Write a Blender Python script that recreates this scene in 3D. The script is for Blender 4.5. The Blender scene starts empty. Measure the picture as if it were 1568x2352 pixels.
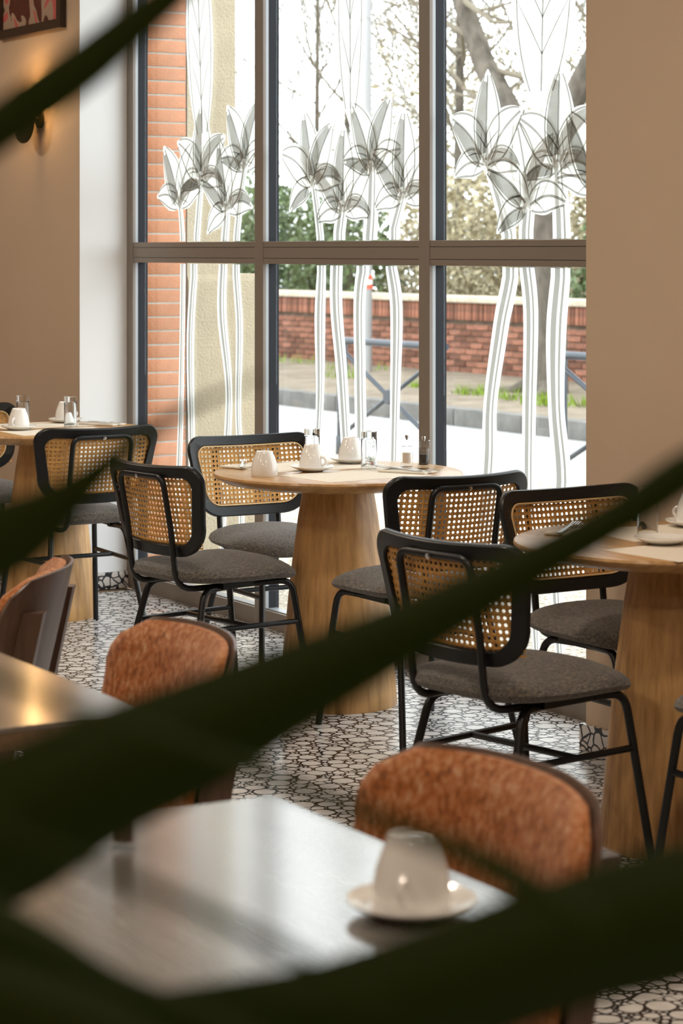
import bpy, bmesh, math, random
from mathutils import Vector, Matrix

# ------------------------------------------------------------------ camera, sky, exposure
SC = bpy.context.scene
COL = SC.collection
random.seed(7)
FPX = 5300.0
CAM = (9.03, -4.245, 1.45)
YAW = math.radians(59.5)
cd = bpy.data.cameras.new('camera')
cam = bpy.data.objects.new('camera', cd)
COL.objects.link(cam)
cam.location = CAM
cam.rotation_euler = (math.pi / 2, 0, YAW)
cd.sensor_fit = 'VERTICAL'
cd.sensor_height = 36.0
cd.sensor_width = 24.0
cd.lens = FPX / 2352.0 * 36.0
cd.shift_y = -(1176 - 575) / 2352.0
cd.clip_start = 0.05
cd.clip_end = 400
cd.dof.use_dof = True
cd.dof.focus_distance = 7.3
cd.dof.aperture_fstop = 6.3
SC.camera = cam

world = bpy.data.worlds.new('overcast_sky')
SC.world = world
world.use_nodes = True
wb = world.node_tree.nodes['Background']
wb.inputs[0].default_value = (0.93, 0.97, 1.0, 1)
wb.inputs[1].default_value = 4.8

SC.view_settings.view_transform = 'Standard'
SC.view_settings.look = 'None'
SC.view_settings.gamma = 1
SC.view_settings.use_curve_mapping = False
SC.view_settings.exposure = 0.0
SC.cycles.max_bounces = 6
SC.cycles.diffuse_bounces = 4
SC.cycles.glossy_bounces = 3
SC.cycles.transmission_bounces = 8
SC.cycles.transparent_max_bounces = 12
SC.cycles.caustics_reflective = False
SC.cycles.caustics_refractive = True
SC.cycles.use_adaptive_sampling = True
SC.cycles.adaptive_threshold = 0.04
SC.cycles.use_light_tree = False

def area_light(name, loc, rot, sx, sy, power, color, parent=None, portal=False):
    l = bpy.data.lights.new(name, 'AREA')
    l.shape = 'RECTANGLE'
    l.size = sx
    l.size_y = sy
    l.energy = power
    l.color = color
    if portal:
        l.cycles.is_portal = True
    o = bpy.data.objects.new(name, l)
    o.location = loc
    o.rotation_euler = rot
    COL.objects.link(o)
    o.parent = parent
    return o

# ------------------------------------------------------------------ materials
MATS = {}
def new_mat(name):
    m = bpy.data.materials.new(name)
    m.use_nodes = True
    MATS[name] = m
    return m, m.node_tree, m.node_tree.nodes['Principled BSDF']

def N(nt, kind, **kw):
    n = nt.nodes.new(kind)
    for k, v in kw.items():
        if k.startswith('i_'):
            key = k[2:].replace('_', ' ')
            n.inputs[key].default_value = v
        else:
            setattr(n, k, v)
    return n

def ramp(nt, stops):
    r = nt.nodes.new('ShaderNodeValToRGB')
    el = r.color_ramp.elements
    while len(el) < len(stops):
        el.new(0.5)
    for e, (p, c) in zip(el, stops):
        e.position = p
        e.color = (c[0], c[1], c[2], 1)
    return r

def plain(name, col, rough=0.5, metal=0.0, spec=0.5, var=0.0, scale=6.0, stretch=(1, 1, 1), bump=0.0, bscale=None, coat=0.0, dark=None, obj_random=0.0):
    m, nt, b = new_mat(name)
    b.inputs['Base Color'].default_value = (*col, 1)
    b.inputs['Roughness'].default_value = rough
    b.inputs['Metallic'].default_value = metal
    b.inputs['Specular IOR Level'].default_value = spec
    b.inputs['Coat Weight'].default_value = coat
    tc = N(nt, 'ShaderNodeTexCoord')
    mp = N(nt, 'ShaderNodeMapping')
    mp.inputs['Scale'].default_value = stretch
    nt.links.new(tc.outputs['Object'], mp.inputs[0])
    csrc = None
    if var > 0:
        nz = N(nt, 'ShaderNodeTexNoise', i_Scale=scale, i_Detail=5.0, i_Roughness=0.6)
        nt.links.new(mp.outputs[0], nz.inputs['Vector'])
        lo = dark or tuple(c * (1 - var) for c in col)
        hi = tuple(min(1, c * (1 + var)) for c in col)
        r = ramp(nt, [(0.3, lo), (0.72, hi)])
        nt.links.new(nz.outputs['Fac'], r.inputs[0])
        csrc = r.outputs[0]
        nt.links.new(csrc, b.inputs['Base Color'])
    if obj_random > 0:
        oi = N(nt, 'ShaderNodeObjectInfo')
        hs = N(nt, 'ShaderNodeHueSaturation')
        mr = N(nt, 'ShaderNodeMapRange')
        mr.inputs['To Min'].default_value = 1 - obj_random
        mr.inputs['To Max'].default_value = 1 + obj_random
        nt.links.new(oi.outputs['Random'], mr.inputs[0])
        nt.links.new(mr.outputs[0], hs.inputs['Value'])
        if csrc:
            nt.links.new(csrc, hs.inputs['Color'])
        else:
            hs.inputs['Color'].default_value = (*col, 1)
        nt.links.new(hs.outputs[0], b.inputs['Base Color'])
    if bump > 0:
        nb = N(nt, 'ShaderNodeTexNoise', i_Scale=bscale or scale * 8, i_Detail=4.0)
        nt.links.new(mp.outputs[0], nb.inputs['Vector'])
        bp = N(nt, 'ShaderNodeBump', i_Strength=bump, i_Distance=0.01)
        nt.links.new(nb.outputs['Fac'], bp.inputs['Height'])
        nt.links.new(bp.outputs[0], b.inputs['Normal'])
    return m

def wood(name, c1, c2, axis=2, rough=0.4, grain=14.0, spec=0.4, bump=0.08):
    """oak: long noise streaks along one axis plus a soft ring figure"""
    m, nt, b = new_mat(name)
    b.inputs['Roughness'].default_value = rough
    b.inputs['Specular IOR Level'].default_value = spec
    tc = N(nt, 'ShaderNodeTexCoord')
    mp = N(nt, 'ShaderNodeMapping')
    s = [1.0, 1.0, 1.0]
    s[axis] = 0.06
    mp.inputs['Scale'].default_value = s
    nt.links.new(tc.outputs['Object'], mp.inputs[0])
    n1 = N(nt, 'ShaderNodeTexNoise', i_Scale=grain * 7, i_Detail=4.0, i_Roughness=0.6)
    mp2 = N(nt, 'ShaderNodeMapping')
    s2 = [1.0, 1.0, 1.0]
    s2[axis] = 0.18
    mp2.inputs['Scale'].default_value = s2
    nt.links.new(tc.outputs['Object'], mp2.inputs[0])
    n2 = N(nt, 'ShaderNodeTexNoise', i_Scale=grain, i_Detail=2.0, i_Distortion=0.6)
    nt.links.new(mp.outputs[0], n1.inputs['Vector'])
    nt.links.new(mp2.outputs[0], n2.inputs['Vector'])
    mx = N(nt, 'ShaderNodeMath', operation='MULTIPLY_ADD')
    mx.inputs[1].default_value = 0.55
    nt.links.new(n1.outputs['Fac'], mx.inputs[0])
    m3 = N(nt, 'ShaderNodeMath', operation='MULTIPLY')
    m3.inputs[1].default_value = 0.45
    nt.links.new(n2.outputs['Fac'], m3.inputs[0])
    nt.links.new(m3.outputs[0], mx.inputs[2])
    r = ramp(nt, [(0.36, c2), (0.6, c1)])
    nt.links.new(mx.outputs[0], r.inputs[0])
    nt.links.new(r.outputs[0], b.inputs['Base Color'])
    bp = N(nt, 'ShaderNodeBump', i_Strength=bump, i_Distance=0.002)
    nt.links.new(n1.outputs['Fac'], bp.inputs['Height'])
    nt.links.new(bp.outputs[0], b.inputs['Normal'])
    return m

def fabric(name, cols, scale, stretch=(1, 1, 1), rough=0.95, bump=0.5):
    m, nt, b = new_mat(name)
    b.inputs['Roughness'].default_value = rough
    b.inputs['Specular IOR Level'].default_value = 0.15
    b.inputs['Sheen Weight'].default_value = 0.25
    tc = N(nt, 'ShaderNodeTexCoord')
    mp = N(nt, 'ShaderNodeMapping')
    mp.inputs['Scale'].default_value = stretch
    nt.links.new(tc.outputs['Object'], mp.inputs[0])
    nz = N(nt, 'ShaderNodeTexNoise', i_Scale=scale, i_Detail=5.0, i_Roughness=0.75)
    nt.links.new(mp.outputs[0], nz.inputs['Vector'])
    n = len(cols)
    r = ramp(nt, [(0.34 + 0.32 * i / (n - 1), c) for i, c in enumerate(cols)])
    nt.links.new(nz.outputs['Fac'], r.inputs[0])
    nt.links.new(r.outputs[0], b.inputs['Base Color'])
    bp = N(nt, 'ShaderNodeBump', i_Strength=bump, i_Distance=0.004)
    nt.links.new(nz.outputs['Fac'], bp.inputs['Height'])
    nt.links.new(bp.outputs[0], b.inputs['Normal'])
    return m

plain('wall_paint', (0.52, 0.395, 0.29), 0.85, spec=0.2, var=0.03, scale=1.5, bump=0.04, bscale=60)
plain('white_paint', (0.80, 0.81, 0.82), 0.8, spec=0.2)
plain('ceiling_paint', (0.78, 0.74, 0.69), 0.9, spec=0.2)
plain('frame_taupe', (0.22, 0.185, 0.155), 0.45, metal=0.1, spec=0.5)
plain('frame_bead', (0.34, 0.36, 0.38), 0.4, metal=0.3)
plain('gasket_dark', (0.014, 0.016, 0.022), 0.55, spec=0.25)
wood('oak', (0.56, 0.32, 0.125), (0.27, 0.13, 0.042), 2, 0.42, 8)
wood('oak_top', (0.56, 0.33, 0.135), (0.36, 0.19, 0.07), 0, 0.26, 9, 0.55, 0.02)
wood('black_wood', (0.009, 0.009, 0.0095), (0.004, 0.004, 0.0045), 0, 0.38, 18, 0.35)
wood('brown_wood', (0.13, 0.075, 0.05), (0.075, 0.04, 0.026), 2, 0.4, 10, 0.5)
wood('grey_table', (0.21, 0.20, 0.18), (0.15, 0.14, 0.125), 0, 0.17, 14, 1.0, 0.004)
MATS['grey_table'].node_tree.nodes['Principled BSDF'].inputs['Coat Weight'].default_value = 0.5
MATS['grey_table'].node_tree.nodes['Principled BSDF'].inputs['Coat Roughness'].default_value = 0.14
wood('table_edge', (0.20, 0.135, 0.075), (0.12, 0.075, 0.04), 0, 0.45, 10)
plain('black_metal', (0.006, 0.006, 0.0065), 0.35, metal=0.0, spec=0.4)
plain('cane', (0.58, 0.30, 0.08), 0.55, var=0.25, scale=60, bump=0.3, bscale=300)
plain('cane_trim', (0.70, 0.48, 0.24), 0.5)
fabric('grey_fabric', [(0.032, 0.031, 0.030), (0.105, 0.096, 0.086), (0.23, 0.185, 0.14)], 240, (1, 0.3, 1))
fabric('orange_fabric', [(0.15, 0.05, 0.014), (0.46, 0.145, 0.033), (0.64, 0.40, 0.23)], 85, (1.2, 1.2, 0.5), bump=0.9)
plain('porcelain', (0.84, 0.82, 0.79), 0.12, spec=0.6, coat=0.3)
plain('paper', (0.78, 0.71, 0.60), 0.9, spec=0.1, var=0.03, scale=40)
plain('napkin_cloth', (0.74, 0.68, 0.58), 0.95, spec=0.1, bump=0.2, bscale=300)
plain('steel', (0.62, 0.61, 0.60), 0.18, metal=1.0)
plain('peppercorn', (0.03, 0.022, 0.016), 0.8, var=0.5, scale=300)
plain('salt_grain', (0.80, 0.70, 0.62), 0.7, var=0.1, scale=300)
plain('brass_dark', (0.06, 0.045, 0.02), 0.35, metal=0.6)
plain('pale_brick', (0.53, 0.235, 0.125), 0.85, spec=0.2, var=0.13, scale=18, bump=0.35, bscale=140, obj_random=0.08)
plain('mortar', (0.52, 0.47, 0.40), 0.95, spec=0.1, var=0.1, scale=30)
plain('cream_render', (0.47, 0.405, 0.295), 0.95, spec=0.1, var=0.06, scale=8, bump=0.6, bscale=90)
plain('red_brick', (0.25, 0.10, 0.062), 0.9, spec=0.2, var=0.4, scale=9, bump=0.4, bscale=60, dark=(0.10, 0.06, 0.045), obj_random=0.45)
plain('wall_mortar', (0.13, 0.10, 0.075), 0.95, spec=0.1, var=0.4, scale=5)
plain('cap_stone', (0.52, 0.45, 0.35), 0.9, spec=0.2, var=0.2, scale=6, bump=0.3)
plain('asphalt', (0.36, 0.355, 0.35), 0.9, spec=0.2, var=0.1, scale=14, bump=0.2, bscale=200)
plain('kerb_stone', (0.15, 0.145, 0.135), 0.9, spec=0.2, var=0.25, scale=5, bump=0.3)
plain('soil', (0.20, 0.165, 0.125), 0.97, spec=0.1, var=0.3, scale=3, bump=0.6, bscale=30)
plain('barrier_blue', (0.035, 0.045, 0.06), 0.4, metal=0.35, spec=0.6)
plain('bark', (0.115, 0.10, 0.082), 0.95, spec=0.1, var=0.45, scale=10, stretch=(1, 1, 0.4), bump=0.8, bscale=30)
plain('twig', (0.19, 0.165, 0.125), 0.95, spec=0.1)
plain('moss', (0.17, 0.25, 0.03), 0.95, spec=0.1, var=0.4, scale=8)
plain('hedge_leaf', (0.11, 0.15, 0.055), 0.6, var=0.5, scale=0.9, dark=(0.05, 0.08, 0.03))
plain('dry_leaf', (0.36, 0.31, 0.19), 0.7, var=0.4, scale=0.8)
plain('pole_grey', (0.30, 0.30, 0.30), 0.5, metal=0.3)
plain('pole_red', (0.65, 0.09, 0.04), 0.6)
plain('pole_white', (0.8, 0.8, 0.8), 0.6)
plain('terracotta_pot', (0.30, 0.13, 0.07), 0.8, var=0.15, scale=9)
plain('potting_soil', (0.03, 0.02, 0.014), 0.95, var=0.4, scale=40)
plain('tile_matrix', (0.014, 0.014, 0.017), 0.22, spec=0.5, var=0.3, scale=60)
plain('stone_chip', (0.64, 0.62, 0.60), 0.19, spec=0.5, var=0.14, scale=22)
plain('tile_joint', (0.16, 0.10, 0.055), 0.8)
plain('picture_frame_wood', (0.035, 0.018, 0.010), 0.4)

def make_terrazzo():
    m, nt, b = new_mat('terrazzo')
    b.inputs['Roughness'].default_value = 0.3
    tc = N(nt, 'ShaderNodeTexCoord')
    nz = N(nt, 'ShaderNodeTexNoise', i_Scale=18.0)
    nt.links.new(tc.outputs['Object'], nz.inputs['Vector'])
    mxv = N(nt, 'ShaderNodeMix', data_type='VECTOR')
    mxv.inputs[0].default_value = 0.03
    nt.links.new(tc.outputs['Object'], mxv.inputs[4])
    nt.links.new(nz.outputs['Color'], mxv.inputs[5])
    v = N(nt, 'ShaderNodeTexVoronoi', feature='DISTANCE_TO_EDGE', i_Scale=30.0)
    nt.links.new(mxv.outputs[1], v.inputs['Vector'])
    r = ramp(nt, [(0.07, (0.02, 0.02, 0.022)), (0.1, (0.62, 0.58, 0.54))])
    nt.links.new(v.outputs['Distance'], r.inputs[0])
    nt.links.new(r.outputs[0], b.inputs['Base Color'])
make_terrazzo()

def make_gravel():
    m, nt, b = new_mat('gravel_concrete')
    b.inputs['Roughness'].default_value = 0.95
    b.inputs['Specular IOR Level'].default_value = 0.1
    tc = N(nt, 'ShaderNodeTexCoord')
    v = N(nt, 'ShaderNodeTexVoronoi', i_Scale=85.0)
    nt.links.new(tc.outputs['Object'], v.inputs['Vector'])
    r = ramp(nt, [(0.0, (0.09, 0.07, 0.05)), (0.35, (0.34, 0.30, 0.24)), (1.0, (0.62, 0.57, 0.50))])
    nt.links.new(v.outputs['Color'], r.inputs[0])
    nt.links.new(r.outputs[0], b.inputs['Base Color'])
make_gravel()

def make_glass(name, refl, tint):
    """thin window pane: clear, with a Fresnel reflection"""
    m, nt, b = new_mat(name)
    nt.nodes.remove(b)
    out = nt.nodes['Material Output']
    tr = N(nt, 'ShaderNodeBsdfTransparent')
    tr.inputs[0].default_value = (*tint, 1)
    gl = N(nt, 'ShaderNodeBsdfGlossy')
    gl.inputs['Roughness'].default_value = 0.0
    # Schlick reflection from the facing angle, the same on both faces of the pane
    fw = N(nt, 'ShaderNodeLayerWeight')
    fw.inputs['Blend'].default_value = 0.5
    pw = N(nt, 'ShaderNodeMath', operation='POWER')
    pw.inputs[1].default_value = 5.0
    nt.links.new(fw.outputs['Facing'], pw.inputs[0])
    lw = N(nt, 'ShaderNodeMath', operation='MULTIPLY_ADD')
    lw.inputs[1].default_value = 0.96
    lw.inputs[2].default_value = refl
    nt.links.new(pw.outputs[0], lw.inputs[0])
    mx = N(nt, 'ShaderNodeMixShader')
    nt.links.new(lw.outputs[0], mx.inputs[0])
    nt.links.new(tr.outputs[0], mx.inputs[1])
    nt.links.new(gl.outputs[0], mx.inputs[2])
    nt.links.new(mx.outputs[0], out.inputs[0])
make_glass('pane_glass', 0.035, (0.97, 0.985, 0.98))
make_glass('thin_clear', 0.05, (0.93, 0.94, 0.94))

def make_clear():
    m, nt, b = new_mat('clear_glass')
    b.inputs['Base Color'].default_value = (0.98, 0.99, 0.99, 1)
    b.inputs['Roughness'].default_value = 0.0
    b.inputs['Transmission Weight'].default_value = 1.0
    b.inputs['IOR'].default_value = 1.47
make_clear()

def make_film(name, col, trans, clear):
    """vinyl film on the pane: scattering film that passes part of the daylight"""
    m, nt, b = new_mat(name)
    out = nt.nodes['Material Output']
    b.inputs['Base Color'].default_value = (*col, 1)
    b.inputs['Roughness'].default_value = 0.6
    t = N(nt, 'ShaderNodeBsdfTranslucent')
    t.inputs[0].default_value = (*col, 1)
    mx = N(nt, 'ShaderNodeMixShader')
    mx.inputs[0].default_value = trans
    nt.links.new(b.outputs[0], mx.inputs[1])
    nt.links.new(t.outputs[0], mx.inputs[2])
    tr = N(nt, 'ShaderNodeBsdfTransparent')
    m2 = N(nt, 'ShaderNodeMixShader')
    m2.inputs[0].default_value = clear
    nt.links.new(mx.outputs[0], m2.inputs[1])
    nt.links.new(tr.outputs[0], m2.inputs[2])
    nt.links.new(m2.outputs[0], out.inputs[0])
make_film('white_film', (0.93, 0.95, 0.94), 0.62, 0.12)
make_film('grey_film', (0.34, 0.34, 0.31), 0.5, 0.18)

def make_leaf():
    m, nt, b = new_mat('palm_leaf')
    out = nt.nodes['Material Output']
    b.inputs['Base Color'].default_value = (0.028, 0.042, 0.005, 1)
    b.inputs['Roughness'].default_value = 0.5
    b.inputs['Specular IOR Level'].default_value = 0.25
    t = N(nt, 'ShaderNodeBsdfTranslucent')
    t.inputs[0].default_value = (0.07, 0.15, 0.008, 1)
    mx = N(nt, 'ShaderNodeMixShader')
    mx.inputs[0].default_value = 0.35
    nt.links.new(b.outputs[0], mx.inputs[1])
    nt.links.new(t.outputs[0], mx.inputs[2])
    nt.links.new(mx.outputs[0], out.inputs[0])
make_leaf()
plain('palm_stem', (0.05, 0.08, 0.02), 0.5)

def make_glow(name, col, s):
    m, nt, b = new_mat(name)
    b.inputs['Base Color'].default_value = (*col, 1)
    b.inputs['Emission Color'].default_value = (*col, 1)
    b.inputs['Emission Strength'].default_value = s
make_glow('lamp_glow', (1.0, 0.74, 0.46), 7.0)
make_glow('bulb_glow', (1.0, 0.55, 0.18), 12.0)

def make_print():
    m, nt, b = new_mat('abstract_print')
    b.inputs['Roughness'].default_value = 0.4
    tc = N(nt, 'ShaderNodeTexCoord')
    nz = N(nt, 'ShaderNodeTexNoise', i_Scale=5.5, i_Detail=1.0, i_Distortion=1.2)
    nt.links.new(tc.outputs['Object'], nz.inputs['Vector'])
    r = ramp(nt, [(0.0, (0.10, 0.02, 0.015)), (0.42, (0.10, 0.03, 0.02)), (0.46, (0.42, 0.30, 0.22)), (0.55, (0.45, 0.33, 0.25)), (0.57, (0.55, 0.12, 0.11))])
    r.color_ramp.interpolation = 'CONSTANT'
    nt.links.new(nz.outputs['Fac'], r.inputs[0])
    nt.links.new(r.outputs[0], b.inputs['Base Color'])
make_print()

# ------------------------------------------------------------------ mesh helpers
class MB:
    def __init__(s):
        s.v = []
        s.f = []
    def box(s, x0, y0, z0, x1, y1, z1):
        b = len(s.v)
        s.v += [(x0, y0, z0), (x1, y0, z0), (x1, y1, z0), (x0, y1, z0), (x0, y0, z1), (x1, y0, z1), (x1, y1, z1), (x0, y1, z1)]
        s.f += [tuple(b + i for i in q) for q in ((0, 3, 2, 1), (4, 5, 6, 7), (0, 1, 5, 4), (1, 2, 6, 5), (2, 3, 7, 6), (3, 0, 4, 7))]
        return s
    def bbox(s, x0, y0, z0, x1, y1, z1, c):
        """box with chamfered edges"""
        bm = bmesh.new()
        bmesh.ops.create_cube(bm, size=1.0)
        for v in bm.verts:
            v.co = Vector(((x0 + x1) / 2 + v.co.x * (x1 - x0), (y0 + y1) / 2 + v.co.y * (y1 - y0), (z0 + z1) / 2 + v.co.z * (z1 - z0)))
        bmesh.ops.bevel(bm, geom=bm.edges[:], offset=c, segments=2, affect='EDGES', profile=0.6)
        b = len(s.v)
        bm.verts.index_update()
        s.v += [tuple(v.co) for v in bm.verts]
        s.f += [tuple(b + v.index for v in f.verts) for f in bm.faces]
        bm.free()
        return s
    def tube(s, pts, r, n=8, closed=False, rend=None):
        pts = [Vector(p) for p in pts]
        m = len(pts)
        b = len(s.v)
        up = None
        for i, p in enumerate(pts):
            if closed:
                t = pts[(i + 1) % m] - pts[i - 1]
            else:
                t = pts[min(i + 1, m - 1)] - pts[max(i - 1, 0)]
            t.normalize()
            if up is None:
                up = Vector((0, 0, 1)) if abs(t.z) < 0.9 else Vector((1, 0, 0))
            a = t.cross(up)
            if a.length < 1e-5:
                a = t.cross(Vector((0.3, 0.9, 0.1)))
            a.normalize()
            c = a.cross(t).normalized()
            up = c
            rr = r if rend is None else r + (rend - r) * i / (m - 1)
            for k in range(n):
                an = 2 * math.pi * k / n
                s.v.append(tuple(p + a * (rr * math.cos(an)) + c * (rr * math.sin(an))))
        for i in range(m if closed else m - 1):
            i2 = (i + 1) % m
            for k in range(n):
                k2 = (k + 1) % n
                s.f.append((b + i * n + k, b + i * n + k2, b + i2 * n + k2, b + i2 * n + k))
        if not closed:
            s.f.append(tuple(b + k for k in range(n))[::-1])
            s.f.append(tuple(b + (m - 1) * n + k for k in range(n)))
        return s
    def lathe(s, prof, n=40, c=(0, 0, 0), cap=True):
        b = len(s.v)
        for r, z in prof:
            for k in range(n):
                an = 2 * math.pi * k / n
                s.v.append((c[0] + r * math.cos(an), c[1] + r * math.sin(an), c[2] + z))
        for i in range(len(prof) - 1):
            for k in range(n):
                k2 = (k + 1) % n
                s.f.append((b + i * n + k, b + i * n + k2, b + (i + 1) * n + k2, b + (i + 1) * n + k))
        if cap and prof[0][0] > 1e-6:
            s.f.append(tuple(b + k for k in range(n))[::-1])
        if cap and prof[-1][0] > 1e-6:
            s.f.append(tuple(b + (len(prof) - 1) * n + k for k in range(n)))
        return s
    def poly(s, pts):
        b = len(s.v)
        s.v += [tuple(p) for p in pts]
        s.f.append(tuple(range(b, b + len(pts))))
        return s
    def prism(s, pts, ax, h):
        """extrude the polygon pts by the vector ax*h"""
        b = len(s.v)
        n = len(pts)
        ax = Vector(ax) * h
        s.v += [tuple(p) for p in pts] + [tuple(Vector(p) + ax) for p in pts]
        s.f.append(tuple(range(b, b + n))[::-1])
        s.f.append(tuple(range(b + n, b + 2 * n)))
        for i in range(n):
            j = (i + 1) % n
            s.f.append((b + i, b + j, b + n + j, b + n + i))
        return s
    def xf(s, M):
        s.v = [tuple(M @ Vector(p)) for p in s.v]
        return s
    def mesh(s, name, mat, smooth=True):
        me = bpy.data.meshes.new(name)
        me.from_pydata(s.v, [], s.f)
        me.materials.append(MATS[mat])
        if smooth:
            me.shade_smooth()
            try:
                me.set_sharp_from_angle(angle=math.radians(38))
            except Exception:
                pass
        me.update()
        return me

def link(name, data, parent=None, loc=None, rz=None):
    o = bpy.data.objects.new(name, data)
    COL.objects.link(o)
    if parent is not None:
        o.parent = parent
    if loc is not None:
        o.location = loc
    if rz is not None:
        o.rotation_euler = (0, 0, rz)
    return o

def part(name, mb, mat, parent, loc=None, rz=None, smooth=True):
    return link(name, mb.mesh(name, mat, smooth), parent, loc, rz)

def tag(o, label, cat, group=None, kind=None):
    o['label'] = label
    o['category'] = cat
    if group:
        o['group'] = group
    if kind:
        o['kind'] = kind
    return o

def thing(name, label, cat, loc=(0, 0, 0), rz=0.0, group=None):
    return tag(link(name, None, None, loc, rz), label, cat, group)

def struct(name, mb, mat, label=None, parent=None, smooth=False):
    o = part(name, mb, mat, parent, smooth=smooth)
    if parent is None:
        o['kind'] = 'structure'
        if label:
            o['label'] = label
    return o

def copy_tree(o, parent=None):
    c = o.copy()
    COL.objects.link(c)
    c.parent = parent
    for ch in list(o.children):
        copy_tree(ch, c)
    return c

def arc(p0, p1, p2, r, n=5):
    """fillet the corner p1 between p0 and p2"""
    p0, p1, p2 = Vector(p0), Vector(p1), Vector(p2)
    a = (p0 - p1).normalized()
    b = (p2 - p1).normalized()
    s = p1 + a * r
    e = p1 + b * r
    return [(s * (1 - t) ** 2 + p1 * 2 * t * (1 - t) + e * t * t) for t in [i / n for i in range(n + 1)]]

def path(pts, r):
    out = [Vector(pts[0])]
    for i in range(1, len(pts) - 1):
        rr = r[i - 1] if isinstance(r, (list, tuple)) else r
        out += arc(pts[i - 1], pts[i], pts[i + 1], rr)
    out.append(Vector(pts[-1]))
    return out

# ------------------------------------------------------------------ room shell
REV = -0.22          # face of the inner walls; the window stands 22 cm deeper at Y = 0
X0, X1 = 0.0, 3.6    # window opening
XL, XR, YB, CEIL = -3.0, 12.0, -7.0, 3.1
struct('floor', MB().box(XL, YB, -0.12, XR, 0.0, -0.004), 'tile_joint', 'black and white terrazzo tiled floor')
struct('ceiling', MB().box(XL, YB, CEIL, XR, 0.14, CEIL + 0.2), 'ceiling_paint', 'plain ceiling of the dining room')
struct('wall_left', MB().box(XL, REV, -0.05, X0, 0.075, CEIL), 'wall_paint', 'taupe wall with sconce beside the tall window')
struct('wall_right', MB().box(X1, REV, -0.05, XR, 0.14, CEIL), 'wall_paint', 'plain taupe wall ending at the tall window')
struct('wall_far', MB().box(XL - 0.2, YB, -0.05, XL, 0.14, CEIL), 'wall_paint', 'taupe end wall of the dining room')
struct('wall_near', MB().box(XR, YB, -0.05, XR + 0.2, 0.14, CEIL), 'wall_paint', 'taupe end wall behind the viewer')
struct('wall_back', MB().box(XL, YB - 0.2, -0.05, XR, YB, CEIL), 'wall_paint', 'taupe wall opposite the windows')
struct('wall_lintel', MB().box(X0, REV, 2.95, X1, 0.14, CEIL), 'white_paint', 'white lintel over the tall window')
struct('trim_1', MB().box(X0 - 0.001, REV + 0.0, 0.0, X0 + 0.004, 0.0, 2.95), 'white_paint', 'white painted side reveal of the tall window')
struct('baseboard_left', MB().box(XL, REV - 0.014, 0.0, X0 + 0.014, REV, 0.072), 'terrazzo', 'terrazzo skirting under the sconce wall')
struct('baseboard_reveal', MB().box(X0 + 0.004, REV, 0.0, X0 + 0.016, 0.0, 0.072), 'terrazzo', 'terrazzo skirting along the white window reveal')
struct('baseboard_right', MB().box(X1 - 0.014, REV - 0.014, 0.0, XR, REV, 0.072), 'terrazzo', 'terrazzo skirting under the plain taupe wall')

# terrazzo tiles: dark matrix with rounded stone chips let into it
def clip(poly, nx, ny, c):
    out = []
    n = len(poly)
    for i in range(n):
        a, b = poly[i], poly[(i + 1) % n]
        da = a[0] * nx + a[1] * ny - c
        db = b[0] * nx + b[1] * ny - c
        if da <= 0:
            out.append(a)
        if (da < 0 < db) or (db < 0 < da):
            t = da / (da - db)
            out.append((a[0] + (b[0] - a[0]) * t, a[1] + (b[1] - a[1]) * t))
    return out

def chaikin(poly):
    out = []
    n = len(poly)
    for i in range(n):
        a, b = poly[i], poly[(i + 1) % n]
        out.append((a[0] * 0.75 + b[0] * 0.25, a[1] * 0.75 + b[1] * 0.25))
        out.append((a[0] * 0.25 + b[0] * 0.75, a[1] * 0.25 + b[1] * 0.75))
    return out

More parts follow.
